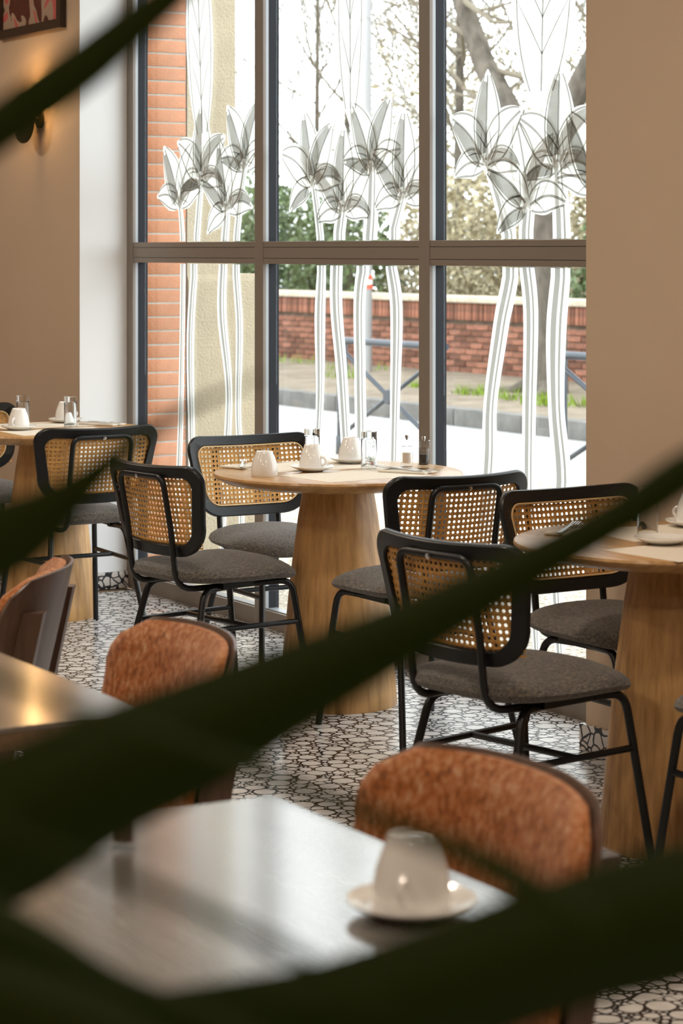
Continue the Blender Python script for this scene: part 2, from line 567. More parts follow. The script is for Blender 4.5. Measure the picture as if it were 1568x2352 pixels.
TILE = 0.6
def chip_mesh(w, h, seed):
    rnd = random.Random(seed)
    area = w * h
    sites = []
    cell = 0.07
    grid = {}
    def near(x, y):
        gx, gy = int(x // cell), int(y // cell)
        for i in range(gx - 1, gx + 2):
            for j in range(gy - 1, gy + 2):
                for q in grid.get((i, j), ()):
                    yield q
    for rad, count, tries in ((0.030, 50 * area / 0.36, 20), (0.018, 150 * area / 0.36, 20), (0.0095, 400 * area / 0.36, 18), (0.005, 900 * area / 0.36, 14)):
        for _ in range(int(count)):
            for _ in range(tries):
                x, y = rnd.uniform(0, w), rnd.uniform(0, h)
                r = rad * rnd.uniform(0.85, 1.2)
                if all((x - q[0]) ** 2 + (y - q[1]) ** 2 > ((r + q[2]) * 0.86) ** 2 for q in near(x, y)):
                    q = (x, y, r)
                    sites.append(q)
                    grid.setdefault((int(x // cell), int(y // cell)), []).append(q)
                    break
    mb = MB()
    for q in sites:
        x, y, r = q
        R = r * 1.22
        asp, th = rnd.uniform(0.62, 1.0), rnd.uniform(0, math.pi)
        ph = rnd.random()
        poly = []
        for k in range(9):
            an = (k + ph + rnd.uniform(-0.25, 0.25)) * 2 * math.pi / 9
            u, v = R * math.cos(an), R * asp * math.sin(an)
            poly.append((x + u * math.cos(th) - v * math.sin(th), y + u * math.sin(th) + v * math.cos(th)))
        gap = rnd.uniform(0.0012, 0.0038)
        for p in near(x, y):
            if p is q:
                continue
            dx, dy = p[0] - x, p[1] - y
            d = math.hypot(dx, dy)
            if d > R + p[2] * 1.4 + 0.01:
                continue
            t = (d * d + r * r - p[2] * p[2]) / (2 * d) - gap
            dx /= d
            dy /= d
            poly = clip(poly, dx, dy, x * dx + y * dy + t)
            if len(poly) < 3:
                break
        if len(poly) < 3:
            continue
        poly = chaikin(poly)
        if r > 0.012:
            poly = chaikin(poly)
        for nx, ny, c in ((-1, 0, -0.001), (1, 0, w - 0.001), (0, -1, -0.001), (0, 1, h - 0.001)):
            poly = clip(poly, nx, ny, c)
            if len(poly) < 3:
                break
        if len(poly) < 3:
            continue
        cxm = sum(p[0] for p in poly) / len(poly)
        cym = sum(p[1] for p in poly) / len(poly)
        mb.poly([(p[0] - w / 2, p[1] - h / 2, 0.0006) for p in poly])
    return mb.mesh('stone_chips', 'stone_chip', False)

def tile_body(w, h):
    g = 0.0012
    return MB().box(-w / 2 + g, -h / 2 + g, -0.02, w / 2 - g, h / 2 - g, 0.0).mesh('floor_tile', 'tile_matrix', False)
chipv = [chip_mesh(TILE, TILE, 11 + i) for i in range(4)]
chipn = chip_mesh(TILE, 0.22, 31)
tb, tbn = tile_body(TILE, TILE), tile_body(TILE, 0.22)
floor = bpy.data.objects['floor']
rt = random.Random(3)
for i in range(-8, 11):
    for j in range(-1, 8):
        x = 3.09 + TILE * (i + 0.5) - 0.6
        if j < 0:
            if not (X0 < x < X1 + 0.3):
                continue
            if x + TILE / 2 > X1 + 0.31 or x - TILE / 2 < X0 - 0.31:
                continue
            t = link('floor_tile', tbn, floor, (x, REV / 2, 0))
            c = link('stone_chips', chipn, t)
        else:
            y = REV - TILE * (j + 0.5)
            t = link('floor_tile', tb, floor, (x, y, 0))
            c = link('stone_chips', chipv[rt.randrange(4)], t, (0, 0, 0), rt.randrange(4) * math.pi / 2)
        c['kind'] = 'stuff'

# ------------------------------------------------------------------ the window: frame, mullions, transoms, panes
win = link('window_1', None, None, (0, 0, 0))
win['kind'] = 'structure'
win['label'] = 'tall taupe aluminium window of three bays facing the street'
BAYS = [(0.062, 1.160), (1.228, 2.345), (2.413, 3.538)]
ZT0, ZT1, ZH, ZS = 1.398, 1.484, 2.86, 0.068
def post(x0, x1, name):
    o = part(name, MB().bbox(x0, 0.0, 0.0, x1, 0.014, 2.95, 0.002), 'frame_taupe', win, smooth=False)
    part('bead', MB().box(x0 + 0.001, 0.014, 0.0, x1 - 0.001, 0.026, 2.95), 'frame_bead', o, smooth=False)
    part('gasket', MB().box(x0 + 0.0005, 0.026, -0.02, x1 - 0.0005, 0.062, 2.95).box(x0 + 0.014, 0.062, -0.04, x1 - 0.014, 0.078, 2.95), 'gasket_dark', o, smooth=False)
post(0.004, 0.062, 'frame_post')
post(1.160, 1.228, 'mullion')
post(2.345, 2.413, 'mullion')
post(3.538, 3.6, 'frame_post')
for a, b in BAYS:
    tr = part('transom', MB().bbox(a, 0.002, ZT0, b, 0.016, ZT1, 0.002), 'frame_taupe', win, smooth=False)
    part('gasket', MB().box(a, 0.016, ZT0 + 0.001, b, 0.062, ZT1 - 0.001), 'gasket_dark', tr, smooth=False)
    part('groove', MB().box(a, 0.0012, ZT0 + 0.021, b, 0.0022, ZT0 + 0.0225).box(a, 0.0012, ZT1 - 0.0225, b, 0.0022, ZT1 - 0.021), 'gasket_dark', tr, smooth=False)
    bt = part('bottom_rail', MB().bbox(a, 0.002, 0.0, b, 0.016, ZS, 0.002), 'frame_taupe', win, smooth=False)
    part('bead', MB().box(a, 0.016, -0.02, b, 0.06, ZS + 0.004), 'frame_bead', bt, smooth=False)
    part('head_rail', MB().bbox(a, 0.002, ZH, b, 0.06, 2.95, 0.002), 'frame_taupe', win, smooth=False)
    for z0, z1 in ((ZS, ZT0), (ZT1, ZH)):
        part('pane', MB().box(a, 0.058, z0, b, 0.062, z1), 'pane_glass', win, smooth=False)
        o = area_light('daylight_portal', ((a + b) / 2, 0.12, (z0 + z1) / 2), (-math.pi / 2, 0, 0), b - a, z1 - z0, 1.0, (1, 1, 1), portal=True)

# ------------------------------------------------------------------ decorations on the panes (plain plant-like motif in white film)
YF = 0.0555
def strip(mb, pts, ws, y, zlim=None):
    """flat ribbon in the pane plane through pts (x,z) with half-widths ws"""
    L, R = [], []
    n = len(pts)
    for i, (x, z) in enumerate(pts):
        a = pts[max(i - 1, 0)]
        b = pts[min(i + 1, n - 1)]
        tx, tz = b[0] - a[0], b[1] - a[1]
        l = math.hypot(tx, tz) or 1
        nx, nz = -tz / l, tx / l
        L.append((x + nx * ws[i], z + nz * ws[i]))
        R.append((x - nx * ws[i], z - nz * ws[i]))
    b = len(mb.v)
    for l, r in zip(L, R):
        mb.v += [(l[0], y, l[1]), (r[0], y, r[1])]
    for i in range(n - 1):
        mb.f.append((b + 2 * i, b + 2 * i + 1, b + 2 * i + 3, b + 2 * i + 2))

def smooth_pts(pts, n=6):
    """Catmull-Rom through 2-D points (each with optional width)"""
    out = []
    m = len(pts)
    for i in range(m - 1):
        p0, p1, p2, p3 = pts[max(i - 1, 0)], pts[i], pts[i + 1], pts[min(i + 2, m - 1)]
        for k in range(n):
            t = k / n
            out.append(tuple(0.5 * ((2 * b) + (-a + c) * t + (2 * a - 5 * b + 4 * c - d) * t * t + (-a + 3 * b - 3 * c + d) * t ** 3) for a, b, c, d in zip(p0, p1, p2, p3)))
    out.append(tuple(pts[-1]))
    return out

LAYER = [0]
def leafshape(mbw, mbg, base, tip, hw, bend=0.0, veins=4, shade=False):
    """pointed leaf from base to tip: white film with grey veins"""
    LAYER[0] += 1
    y0 = YF - 0.00022 * (LAYER[0] % 24)
    y1 = y0 - 0.0001
    bx, bz = base
    tx, tz = tip
    n = 16
    pts, ws = [], []
    for i in range(n + 1):
        t = i / n
        nx, nz = -(tz - bz), (tx - bx)
        l = math.hypot(nx, nz)
        o = bend * math.sin(math.pi * t)
        pts.append((bx + (tx - bx) * t + nx / l * o, bz + (tz - bz) * t + nz / l * o))
        ws.append(hw * max(0.02, math.sin(math.pi * t ** 0.8)) ** 0.8)
    strip(mbw, pts, ws, y0)
    strip(mbg, pts[1:-1], [0.0045] * (n - 1), y1)
    if shade and LAYER[0] % 3 != 1:
        half, hw2 = [], []
        for i in range(2, n - 1):
            p, q = pts[i - 1], pts[i + 1]
            l = math.hypot(q[0] - p[0], q[1] - p[1])
            nx, nz = -(q[1] - p[1]) / l, (q[0] - p[0]) / l
            half.append((pts[i][0] + nx * ws[i] * 0.36, pts[i][1] + nz * ws[i] * 0.36))
            hw2.append(ws[i] * 0.34)
        strip(mbg, half, hw2, y1)
    for s in (-1, 1):
        e, ew = [], []
        for i in range(1, n):
            a, b = pts[i - 1], pts[i + 1]
            l = math.hypot(b[0] - a[0], b[1] - a[1])
            nx, nz = -(b[1] - a[1]) / l, (b[0] - a[0]) / l
            e.append((pts[i][0] + s * nx * ws[i] * 0.82, pts[i][1] + s * nz * ws[i] * 0.82))
            ew.append(0.0035)
        strip(mbg, e, ew, y1)
        for k in range(veins):
            i = 3 + int(k * (n - 6) / max(1, veins))
            q = min(n - 1, i + 3)
            strip(mbg, [pts[i], ((pts[i][0] + e[q - 1][0]) / 2, (pts[i][1] + e[q - 1][1]) / 2 + 0.004), e[q - 1]], [0.003, 0.0028, 0.001], y1)

def decal(label, bay, stalks, spire, seed):
    """tall leafy stalks: each stalk is a list of (x, z, half width) from the floor up, topped by a fan of leaves"""
    rnd = random.Random(seed)
    d = thing('window_decal', label, 'decal', group='white film drawings on the window')
    w, g = MB(), MB()
    a, b = BAYS[bay]
    for st, lv in stalks:
        pts = smooth_pts(st, 6)
        for lo, hi in ((ZS + 0.004, ZT0 - 0.004), (ZT1 + 0.003, ZH)):
            seg = [p for p in pts if lo <= p[1] <= hi]
            if len(seg) < 2:
                continue
            if hi < 1.5 and seg[-1][1] > hi - 0.12:
                seg = seg + [(seg[-1][0], hi, seg[-1][2])]
            if lo > 1.4 and seg[0][1] < lo + 0.12:
                seg = [(seg[0][0], lo, seg[0][2])] + seg
            strip(w, [(p[0], p[1]) for p in seg], [p[2] for p in seg], YF + 0.0003)
            strip(g, [(p[0] - p[2] * 0.28, p[1]) for p in seg], [p[2] * 0.26 for p in seg], YF - 0.0005)
            strip(g, [(p[0] + p[2] * 0.38, p[1]) for p in seg], [p[2] * 0.11 for p in seg], YF - 0.0005)
        tx, tz, _ = st[-1]
        for ang, ln, hw in lv:
            an = math.radians(ang)
            bx, bz = tx, tz - 0.03
            ex, ez = bx + ln * math.sin(an), bz + ln * math.cos(an)
            ez = max(ez, ZT1 + 0.02)
            leafshape(w, g, (bx, bz), (ex, ez), hw, 0.03 * math.sin(an), 1, True)
    if spire:
        leafshape(w, g, *spire)
    for mb in (w, g):
        mb.v = [(min(max(x, a + 0.004), b - 0.004), y, min(max(z, ZS + 0.003), ZH - 0.003)) for x, y, z in mb.v]
    part('white_film', w, 'white_film', d, smooth=False)
    part('grey_lines', g, 'grey_film', d, smooth=False)

FAN = [(-78, .22, .06), (70, .22, .06), (-30, .30, .085), (26, .30, .085)]
FAN2 = [(-100, .2, .055), (96, .2, .055), (-52, .28, .08), (50, .28, .08), (2, .32, .09)]
FAN3 = [(-118, .2, .055), (88, .22, .06), (-62, .28, .075), (34, .28, .08), (-14, .3, .08)]
decal('white film drawing of slim leafy stalks, narrow bay beside the brick pier', 0,
      [([(0.33, 0.07, .018), (0.36, 0.25, .022), (0.40, 0.6, .026), (0.42, 1.0, .024), (0.43, 1.45, .024), (0.40, 1.66, .02)], FAN),
       ([(0.56, 0.07, .02), (0.52, 0.3, .028), (0.51, 0.7, .03), (0.50, 1.1, .034), (0.55, 1.45, .03), (0.60, 1.76, .025)], FAN2),
       ([(0.78, 0.07, .018), (0.79, 0.3, .02), (0.82, 0.62, .03), (0.84, 0.9, .03), (0.78, 1.2, .04), (0.80, 1.45, .035), (0.83, 1.64, .03)], FAN3),
       ([(0.94, 0.07, .018), (0.95, 0.55, .026), (0.92, 0.8, .025), (0.93, 1.15, .03), (0.90, 1.45, .03), (0.98, 1.80, .022)], FAN)],
      ((0.62, 1.86), (0.55, 2.95), 0.12, 0.0, 5), 1)
decal('white film drawing of leafy stalks round one tall slim leaf, middle bay', 1,
      [([(1.50, 0.07, .018), (1.54, 0.6, .026), (1.57, 0.9, .03), (1.57, 1.2, .04), (1.58, 1.45, .03), (1.52, 1.72, .025)], FAN3),
       ([(1.82, 0.07, .018), (1.80, 0.35, .03), (1.77, 0.65, .035), (1.73, 1.0, .04), (1.69, 1.25, .045), (1.70, 1.45, .045), (1.74, 1.62, .04)], FAN2),
       ([(1.74, 0.07, .018), (1.78, 0.4, .03), (1.86, 0.68, .042), (1.86, 1.0, .04), (1.86, 1.3, .042), (1.93, 1.5, .05), (1.95, 1.76, .04)], FAN),
       ([(2.12, 0.07, .018), (2.12, 0.38, .03), (2.09, 0.55, .03), (2.10, 0.9, .033), (2.11, 1.25, .042), (2.07, 1.45, .035), (2.16, 1.66, .03)], FAN2)],
      ((1.80, 1.90), (1.79, 2.95), 0.10, 0.0, 3), 2)
decal('white film drawing of the broadest leafy stalks, bay beside the plain wall', 2,
      [([(2.63, 0.07, .018), (2.65, 0.45, .03), (2.69, 0.75, .045), (2.70, 0.95, .04), (2.76, 1.2, .045), (2.82, 1.45, .045), (2.68, 1.76, .03)], FAN2),
       ([(2.97, 0.07, .018), (2.95, 0.3, .025), (2.92, 0.6, .035), (2.92, 0.9, .038), (2.93, 1.25, .042), (2.90, 1.45, .042), (2.92, 1.62, .04)], FAN3),
       ([(3.10, 0.07, .022), (3.06, 0.5, .035), (3.10, 0.72, .05), (3.07, 0.95, .045), (3.07, 1.2, .055), (3.10, 1.45, .05), (3.08, 1.74, .04)], FAN2),
       ([(3.34, 0.07, .02), (3.34, 1.2, .045), (3.30, 1.45, .045), (3.28, 1.66, .04)], FAN)],
      ((2.99, 1.90), (3.02, 2.85), 0.18, 0.0, 5), 3)

# ------------------------------------------------------------------ outside: piers, street, low brick wall
pier = tag(part('brick_pier', MB().box(-0.55, 0.079, -0.08, -0.036, 0.303, 3.2), 'mortar', None, smooth=False), 'pale orange brick pier just outside the narrow window bay', 'pier')
bme = MB().bbox(-0.11, -0.111, -0.026, 0.11, 0.111, 0.026, 0.004).mesh('brick', 'pale_brick')
rb = random.Random(5)
for k in range(52):
    link('brick', bme, pier, (-0.141 + rb.uniform(-0.0012, 0.0012), 0.191, -0.02 + 0.0605 * k))
cp = tag(part('rendered_pier', MB().box(-0.6, 0.307, -0.08, -0.03, 0.545, 3.2), 'cream_render', None, smooth=False), 'cream roughcast pier next to the orange bricks outside', 'pier')
part('plinth', MB().prism([(-0.6, 0.309, -0.08), (-0.022, 0.309, -0.08), (-0.022, 0.309, 1.315), (-0.03, 0.309, 1.345), (-0.6, 0.309, 1.345)], (0, 1, 0), 0.40), 'cream_render', cp, smooth=False)

struct('pavement', MB().box(-40, 0.11, -0.15, 14, 4.75, -0.045), 'gravel_concrete', 'bright gravel concrete pavement outside the window')
struct('road', MB().box(-60, 4.75, -0.16, 14, 6.6, -0.05), 'asphalt', 'pale asphalt road across the street')
struct('ground', MB().box(-60, 6.74, -0.16, 14, 60, 0.09), 'soil', 'bare earth verge beyond the kerb')
kerb = struct('kerb', MB().box(-60, 6.62, -0.16, 14, 6.76, 0.06), 'kerb_stone', 'grey stone kerb along the road')
kme = MB().bbox(-0.497, 0, -0.1, 0.497, 0.16, 0.1, 0.012).mesh('kerb_stone', 'kerb_stone')
for k in range(14):
    link('kerb_stone', kme, kerb, (-15 + k, 6.6 + rb.uniform(-0.006, 0.006), 0.0))

WX0, WX1, WY = -17.0, -9.2, 10.0
sw = tag(part('street_wall', MB().box(-40, WY + 0.02, 0.0, 4, WY + 0.30, 0.87), 'wall_mortar', None, smooth=False), 'old red brick garden wall across the street', 'wall')
b1 = MB().bbox(-0.108, 0, -0.029, 0.108, 0.1, 0.029, 0.006).mesh('brick', 'red_brick')
b2 = MB().bbox(-0.029, 0, -0.096, 0.029, 0.1, 0.096, 0.006).mesh('soldier_brick', 'red_brick')
for j in range(8):
    for i in range(35):
        x = WX0 + 0.228 * i + (0.114 if j % 2 else 0)
        if x > WX1:
            continue
        link('brick', b1, sw, (x, WY + rb.uniform(-0.008, 0.008), 0.115 + 0.069 * j))
nsol = int((WX1 - WX0) / 0.0735)
for i in range(nsol):
    link('soldier_brick', b2, sw, (WX0 + 0.0735 * i, WY - 0.03 + rb.uniform(-0.006, 0.006), 0.768))
cm = MB().bbox(-0.495, -0.07, -0.035, 0.495, 0.36, 0.035, 0.012).mesh('cap_stone', 'cap_stone')
for i in range(22):
    link('cap_stone', cm, sw, (-22 + i, WY, 0.903))

def barrier(x, label):
    b = thing('street_barrier', label, 'barrier', (x, 4.35, -0.05), 0, 'crossed metal barriers on the pavement edge')
    L = 1.31
    for sx in (0.0, L):
        p = part('post', MB().bbox(-0.03 + sx, -0.03, 0, 0.03 + sx, 0.03, 0.82, 0.006), 'barrier_blue', b)
        part('post_foot', MB().bbox(-0.036 + sx, -0.036, 0, 0.036 + sx, 0.036, 0.14, 0.006), 'barrier_blue', p)
    part('top_rail', MB().tube([(-0.08, 0, 0.84), (L + 0.08, 0, 0.84)], 0.026, 12), 'barrier_blue', b)
    part('diagonal_bar', MB().tube([(0.02, 0, 0.76), (L - 0.02, 0, 0.16)], 0.017, 8), 'barrier_blue', b)
    part('diagonal_bar', MB().tube([(0.02, 0, 0.16), (L - 0.02, 0, 0.76)], 0.017, 8), 'barrier_blue', b)
    part('cross_hub', MB().lathe([(0.05, -0.022), (0.055, -0.012), (0.055, 0.012), (0.05, 0.022)], 16).xf(Matrix.Translation((L / 2, 0, 0.46)) @ Matrix.Rotation(math.pi / 2, 4, 'X')), 'barrier_blue', b)
barrier(-5.55, 'blue-grey crossed street barrier whose hub shows through the middle bay')
barrier(-2.83, 'blue-grey crossed street barrier cut off by the plain taupe wall')

# street pole
pl = thing('street_pole', 'thin grey street pole with a red and white band', 'pole', (-13.05, 9.1, 0.09))
part('shaft', MB().tube([(0, 0, 0), (0, 0, 6.5)], 0.052, 12, rend=0.04), 'pole_grey', pl)
part('red_band', MB().lathe([(0.056, 0.93), (0.056, 0.98)], 16).lathe([(0.056, 1.03), (0.056, 1.08)], 16), 'pole_red', pl)
part('white_band', MB().lathe([(0.0555, 0.98), (0.0555, 1.03)], 16), 'pole_white', pl)

# trees
def branch_tree(mb, p, d, r, L, depth, rnd, spread=0.55, minr=0.004):
    p = Vector(p)
    d = Vector(d).normalized()
    pts = [p]
    n = 4
    for i in range(n):
        d = (d + Vector((rnd.uniform(-1, 1), rnd.uniform(-1, 1), rnd.uniform(-0.5, 0.9))) * 0.13).normalized()
        pts.append(pts[-1] + d * L / n)
    mb.tube(pts, r, 5 if r < 0.03 else 8, rend=r * 0.6)
    if depth <= 0:
        return
    for k in range(rnd.choice((2, 3, 3))):
        i = rnd.choice((2, 3, 4))
        q = pts[i]
        nd = (d + Vector((rnd.uniform(-1, 1), rnd.uniform(-1, 1), rnd.uniform(-0.3, 0.8))) * spread * 1.3).normalized()
        branch_tree(mb, q, nd, max(minr, r * 0.55), L * rnd.uniform(0.6, 0.85), depth - 1, rnd, spread, minr)

rt = random.Random(21)
tr = thing('street_tree', 'thick mottled tree trunk with bare limbs on the verge', 'tree', (-8.95, 8.6, 0.07))
part('trunk', MB().tube([(0, 0, -0.05), (0.0, 0, 0.12), (0.01, 0, 0.5), (-0.02, 0, 1.0), (-0.06, 0, 1.6), (-0.1, 0, 2.1)], 0.235, 16, rend=0.165)
     .tube([(0, 0, 0.2), (-0.25, -0.2, 0.02), (-0.7, -0.5, 0.0)], 0.09, 8, rend=0.03).tube([(0, 0, 0.2), (0.25, -0.2, 0.02), (0.6, -0.6, 0.0)], 0.09, 8, rend=0.03), 'bark', tr)
limb = MB().tube([(-0.1, 0, 2.0), (-0.35, -0.02, 2.5), (-0.95, -0.05, 3.2), (-1.3, -0.1, 3.9), (-1.75, -0.1, 5.2)], 0.15, 12, rend=0.08)
part('limb', limb, 'bark', tr)
part('limb', MB().tube([(-0.1, 0, 2.0), (0.2, 0.05, 2.6), (0.75, 0.1, 3.3), (1.2, 0.1, 3.9), (1.9, 0.2, 5.0)], 0.14, 12, rend=0.08), 'bark', tr)
tw = MB()
for (p, d) in (((-0.95, -0.05, 3.2), (1, 0.2, -0.35)), ((-1.1, -0.06, 3.5), (-1, 0, 0.25)), ((-1.3, -0.1, 3.9), (1, -0.2, -0.5)), ((-0.5, 0, 2.7), (-1, -0.1, 0.3)), ((0.75, 0.1, 3.3), (1, 0, -0.1)), ((-1.5, -0.1, 4.5), (1, 0.3, 0.1)), ((-1.2, -0.1, 3.7), (-0.8, 0.3, -0.4)), ((0.2, 0.05, 2.6), (1, 0.3, 0.1))):
    branch_tree(tw, p, d, 0.035, 0.9, 3, rt)
t_ = part('twigs', tw, 'twig', tr)
t_['kind'] = 'stuff'

def bare_tree(x, y, h, seed, label):
    rnd = random.Random(seed)
    t = thing('bare_tree', label, 'tree', (x, y, 0.05), 0, 'bare trees beyond the garden wall')
    part('trunk', MB().tube([(0, 0, 0), (0.05, 0, h * 0.25), (0.0, 0.05, h * 0.55), (0.1, 0, h)], 0.085, 8, rend=0.02), 'bark', t)
    mb = MB()
    for k in range(13):
        z = h * rnd.uniform(0.25, 0.95)
        branch_tree(mb, (0.03, 0.02, z), (rnd.uniform(-1, 1), rnd.uniform(-1, 1), rnd.uniform(0.1, 0.9)), 0.024, h * 0.22, 4, rnd, 0.5, 0.0065)
    o = part('twigs', mb, 'twig', t)
    o['kind'] = 'stuff'
bare_tree(-21.0, 13.5, 7.5, 1, 'bare winter tree left of the pole, seen through the middle bay')
bare_tree(-19.4, 14.5, 8.0, 2, 'slender bare tree right of the pole through the middle bay')
bare_tree(-17.2, 13.0, 7.0, 3, 'pale bare tree just behind the second mullion')
bare_tree(-15.6, 14.2, 8.0, 4, 'bare tree behind the forked street tree')
bare_tree(-13.0, 12.6, 7.5, 5, 'bare tree at the far right of the window')
bare_tree(-28.0, 17.0, 9.0, 6, 'distant bare tree through the narrow bay past the cream pier')

def leaf_bush(x, y, sx, sy, h, n, mat, label, seed, size=0.07, z0=0.05):
    rnd = random.Random(seed)
    t = thing('garden_bush', label, 'bush', (x, y, z0), 0, 'bushes beyond the garden wall')
    mb = MB()
    for _ in range(n):
        while True:
            a, b, c = rnd.uniform(-1, 1), rnd.uniform(-1, 1), rnd.uniform(0, 1)
            if a * a + b * b + (c - 0.35) ** 2 * 1.6 < 1 and a * a + b * b + c * c > 0.15:
                break
        p = Vector((a * sx, b * sy, c * h))
        u = Vector((rnd.uniform(-1, 1), rnd.uniform(-1, 1), rnd.uniform(-1, 1))).normalized()
        w = u.cross(Vector((rnd.uniform(-1, 1), rnd.uniform(-1, 1), rnd.uniform(-1, 1)))).normalized()
        s = size * rnd.uniform(0.5, 1.0)
        mb.poly([p - u * s, p - w * s * 0.45, p + u * s, p + w * s * 0.45])
    o = part('foliage', mb, mat, t, smooth=False)
    o['kind'] = 'stuff'
    st = MB()
    for k in range(5):
        st.tube([(rnd.uniform(-0.1, 0.1), rnd.uniform(-0.1, 0.1), 0), (rnd.uniform(-0.5, 0.5) * sx, rnd.uniform(-0.5, 0.5) * sy, h * 0.7)], 0.03, 5, rend=0.01)
    part('stems', st, 'twig', t)
for i, (x, y, sx, sy, h, n, m, lb) in enumerate([
        (-19.6, 11.6, 1.5, 0.8, 2.3, 7000, 'hedge_leaf', 'dense green bush at the left of the middle bay'),
        (-17.6, 11.5, 1.2, 0.7, 2.0, 5000, 'hedge_leaf', 'green bush left of the street pole over the wall'),
        (-15.8, 12.2, 1.6, 0.8, 2.4, 6000, 'dry_leaf', 'straw coloured bush behind the street pole'),
        (-13.9, 11.6, 1.3, 0.7, 2.0, 4500, 'dry_leaf', 'straw coloured shrub by the second mullion'),
        (-12.6, 11.8, 1.3, 0.8, 2.2, 4500, 'dry_leaf', 'dry shrub behind the thick tree trunk'),
        (-11.0, 11.3, 0.9, 0.7, 2.0, 4500, 'hedge_leaf', 'green laurel bush at the right end of the wall'),
        (-24.5, 13.5, 2.0, 0.9, 2.8, 6000, 'hedge_leaf', 'green hedge past the cream pier in the narrow bay'),
        (-22.0, 16.0, 3.5, 1.2, 5.2, 8000, 'dry_leaf', 'pale distant thicket behind the left hand bushes'),
        (-17.0, 16.5, 3.0, 1.2, 5.0, 8000, 'dry_leaf', 'pale distant thicket behind the straw coloured bush')]):
    leaf_bush(x, y, sx, sy, h, n, m, lb, 40 + i)

def tuft_patch(spots, seed):
    rnd = random.Random(seed)
    mb = MB()
    for (x, y, r, n) in spots:
        for _ in range(n):
            a, q = rnd.uniform(0, 6.28), r * math.sqrt(rnd.random())
            px, py = x + q * math.cos(a), y + q * math.sin(a) * 0.6
            h = rnd.uniform(0.03, 0.13)
            dx, dy = rnd.uniform(-0.05, 0.05), rnd.uniform(-0.05, 0.05)
            mb.poly([(px - 0.012, py, 0.085), (px + 0.012, py, 0.085), (px + dx, py + dy, 0.09 + h)])
    o = part('verge_grass', mb, 'moss', None, smooth=False)
    tag(o, 'bright green grass tufts on the earth verge around the tree', 'grass', kind='stuff')
tuft_patch([(-8.2, 7.9, 0.5, 130), (-9.1, 7.9, 0.35, 90), (-7.5, 7.7, 0.45, 130), (-10.3, 8.1, 0.25, 60), (-13.6, 9.3, 0.5, 50), (-12.2, 8.3, 0.3, 70), (-15.5, 9.4, 0.6, 60), (-7.6, 8.7, 0.4, 90)], 9)

# ------------------------------------------------------------------ round tables
TZ = 0.742
def round_table(loc, label):
    t = thing('round_table', label, 'table', loc, 0, 'round oak tables along the window')
    part('table_top', MB().lathe([(0, 0.700), (0.30, 0.700), (0.365, 0.711), (0.397, 0.728), (0.400, 0.734), (0.398, 0.740), (0.393, TZ), (0, TZ)], 72), 'oak_top', t)
    part('pedestal', MB().lathe([(0.188, 0.0), (0.19, 0.004), (0.186, 0.06), (0.172, 0.22), (0.152, 0.42), (0.128, 0.60), (0.111, 0.7)], 56), 'oak', t)
    return t
TA, TB, TC = (2.654, -0.502), (0.552, -0.60), (4.584, -0.674)
round_table((*TA, 0), 'round oak pedestal table in the middle, set with cups and mills')
round_table((*TB, 0), 'round oak pedestal table below the sconce by the white reveal')
round_table((*TC, 0), 'round oak pedestal table at the plain wall, cut by the picture edge')

# ------------------------------------------------------------------ cane chairs
def rrect(w_top, w_bot, h, r_top, r_bot, n=8):
    """rounded trapezoid outline (x,z), counter-clockwise, centred"""
    pts = []
    cs = [(w_top / 2 - r_top, h / 2 - r_top, r_top, 0), (-(w_top / 2 - r_top), h / 2 - r_top, r_top, 90),
          (-(w_bot / 2 - r_bot), -h / 2 + r_bot, r_bot, 180), (w_bot / 2 - r_bot, -h / 2 + r_bot, r_bot, 270)]
    for cx, cz, r, a0 in cs:
        for k in range(n + 1):
            a = math.radians(a0 + 90 * k / n)
            pts.append((cx + r * math.cos(a), cz + r * math.sin(a)))
    # subdivide long edges so the outline can be bent
    out = []
    for i, p in enumerate(pts):
        q = pts[(i + 1) % len(pts)]
        out.append(p)
        m = int(math.hypot(q[0] - p[0], q[1] - p[1]) / 0.03)
        for k in range(1, m):
            out.append((p[0] + (q[0] - p[0]) * k / m, p[1] + (q[1] - p[1]) * k / m))
    return out

BK_Z, BK_Y, BK_T, BK_K = 0.652, -0.236, math.radians(11), 0.75
def bend(x, y, z, k=BK_K):
    """local back coordinates (x across, y forward, z up) to chair coordinates"""
    y = y + k * x * x
    return (x, BK_Y + y * math.cos(BK_T) - z * math.sin(BK_T), BK_Z + z * math.cos(BK_T) + y * math.sin(BK_T))

def frame_ring(outer, inner, loops):
    """closed ring solid: loops = (t, y) with t 0 at outer outline and 1 at inner"""
    mb = MB()
    n = len(outer)
    for t, y in loops:
        for o, i in zip(outer, inner):
            mb.v.append(bend(o[0] + (i[0] - o[0]) * t, y, o[1] + (i[1] - o[1]) * t))
    m = len(loops)
    for a in range(m):
        b = (a + 1) % m
        for k in range(n):
            k2 = (k + 1) % n
            mb.f.append((a * n + k, a * n + k2, b * n + k2, b * n + k))
    return mb

def resample(poly, n):
    segs = []
    tot = 0
    for i in range(len(poly)):
        a, b = poly[i], poly[(i + 1) % len(poly)]
        l = math.hypot(b[0] - a[0], b[1] - a[1])
        segs.append((tot, l, a, b))
        tot += l
    out = []
    for k in range(n):
        s = tot * k / n
        for t0, l, a, b in segs:
            if t0 <= s <= t0 + l:
                u = (s - t0) / l if l else 0
                out.append((a[0] + (b[0] - a[0]) * u, a[1] + (b[1] - a[1]) * u))
                break
    return out

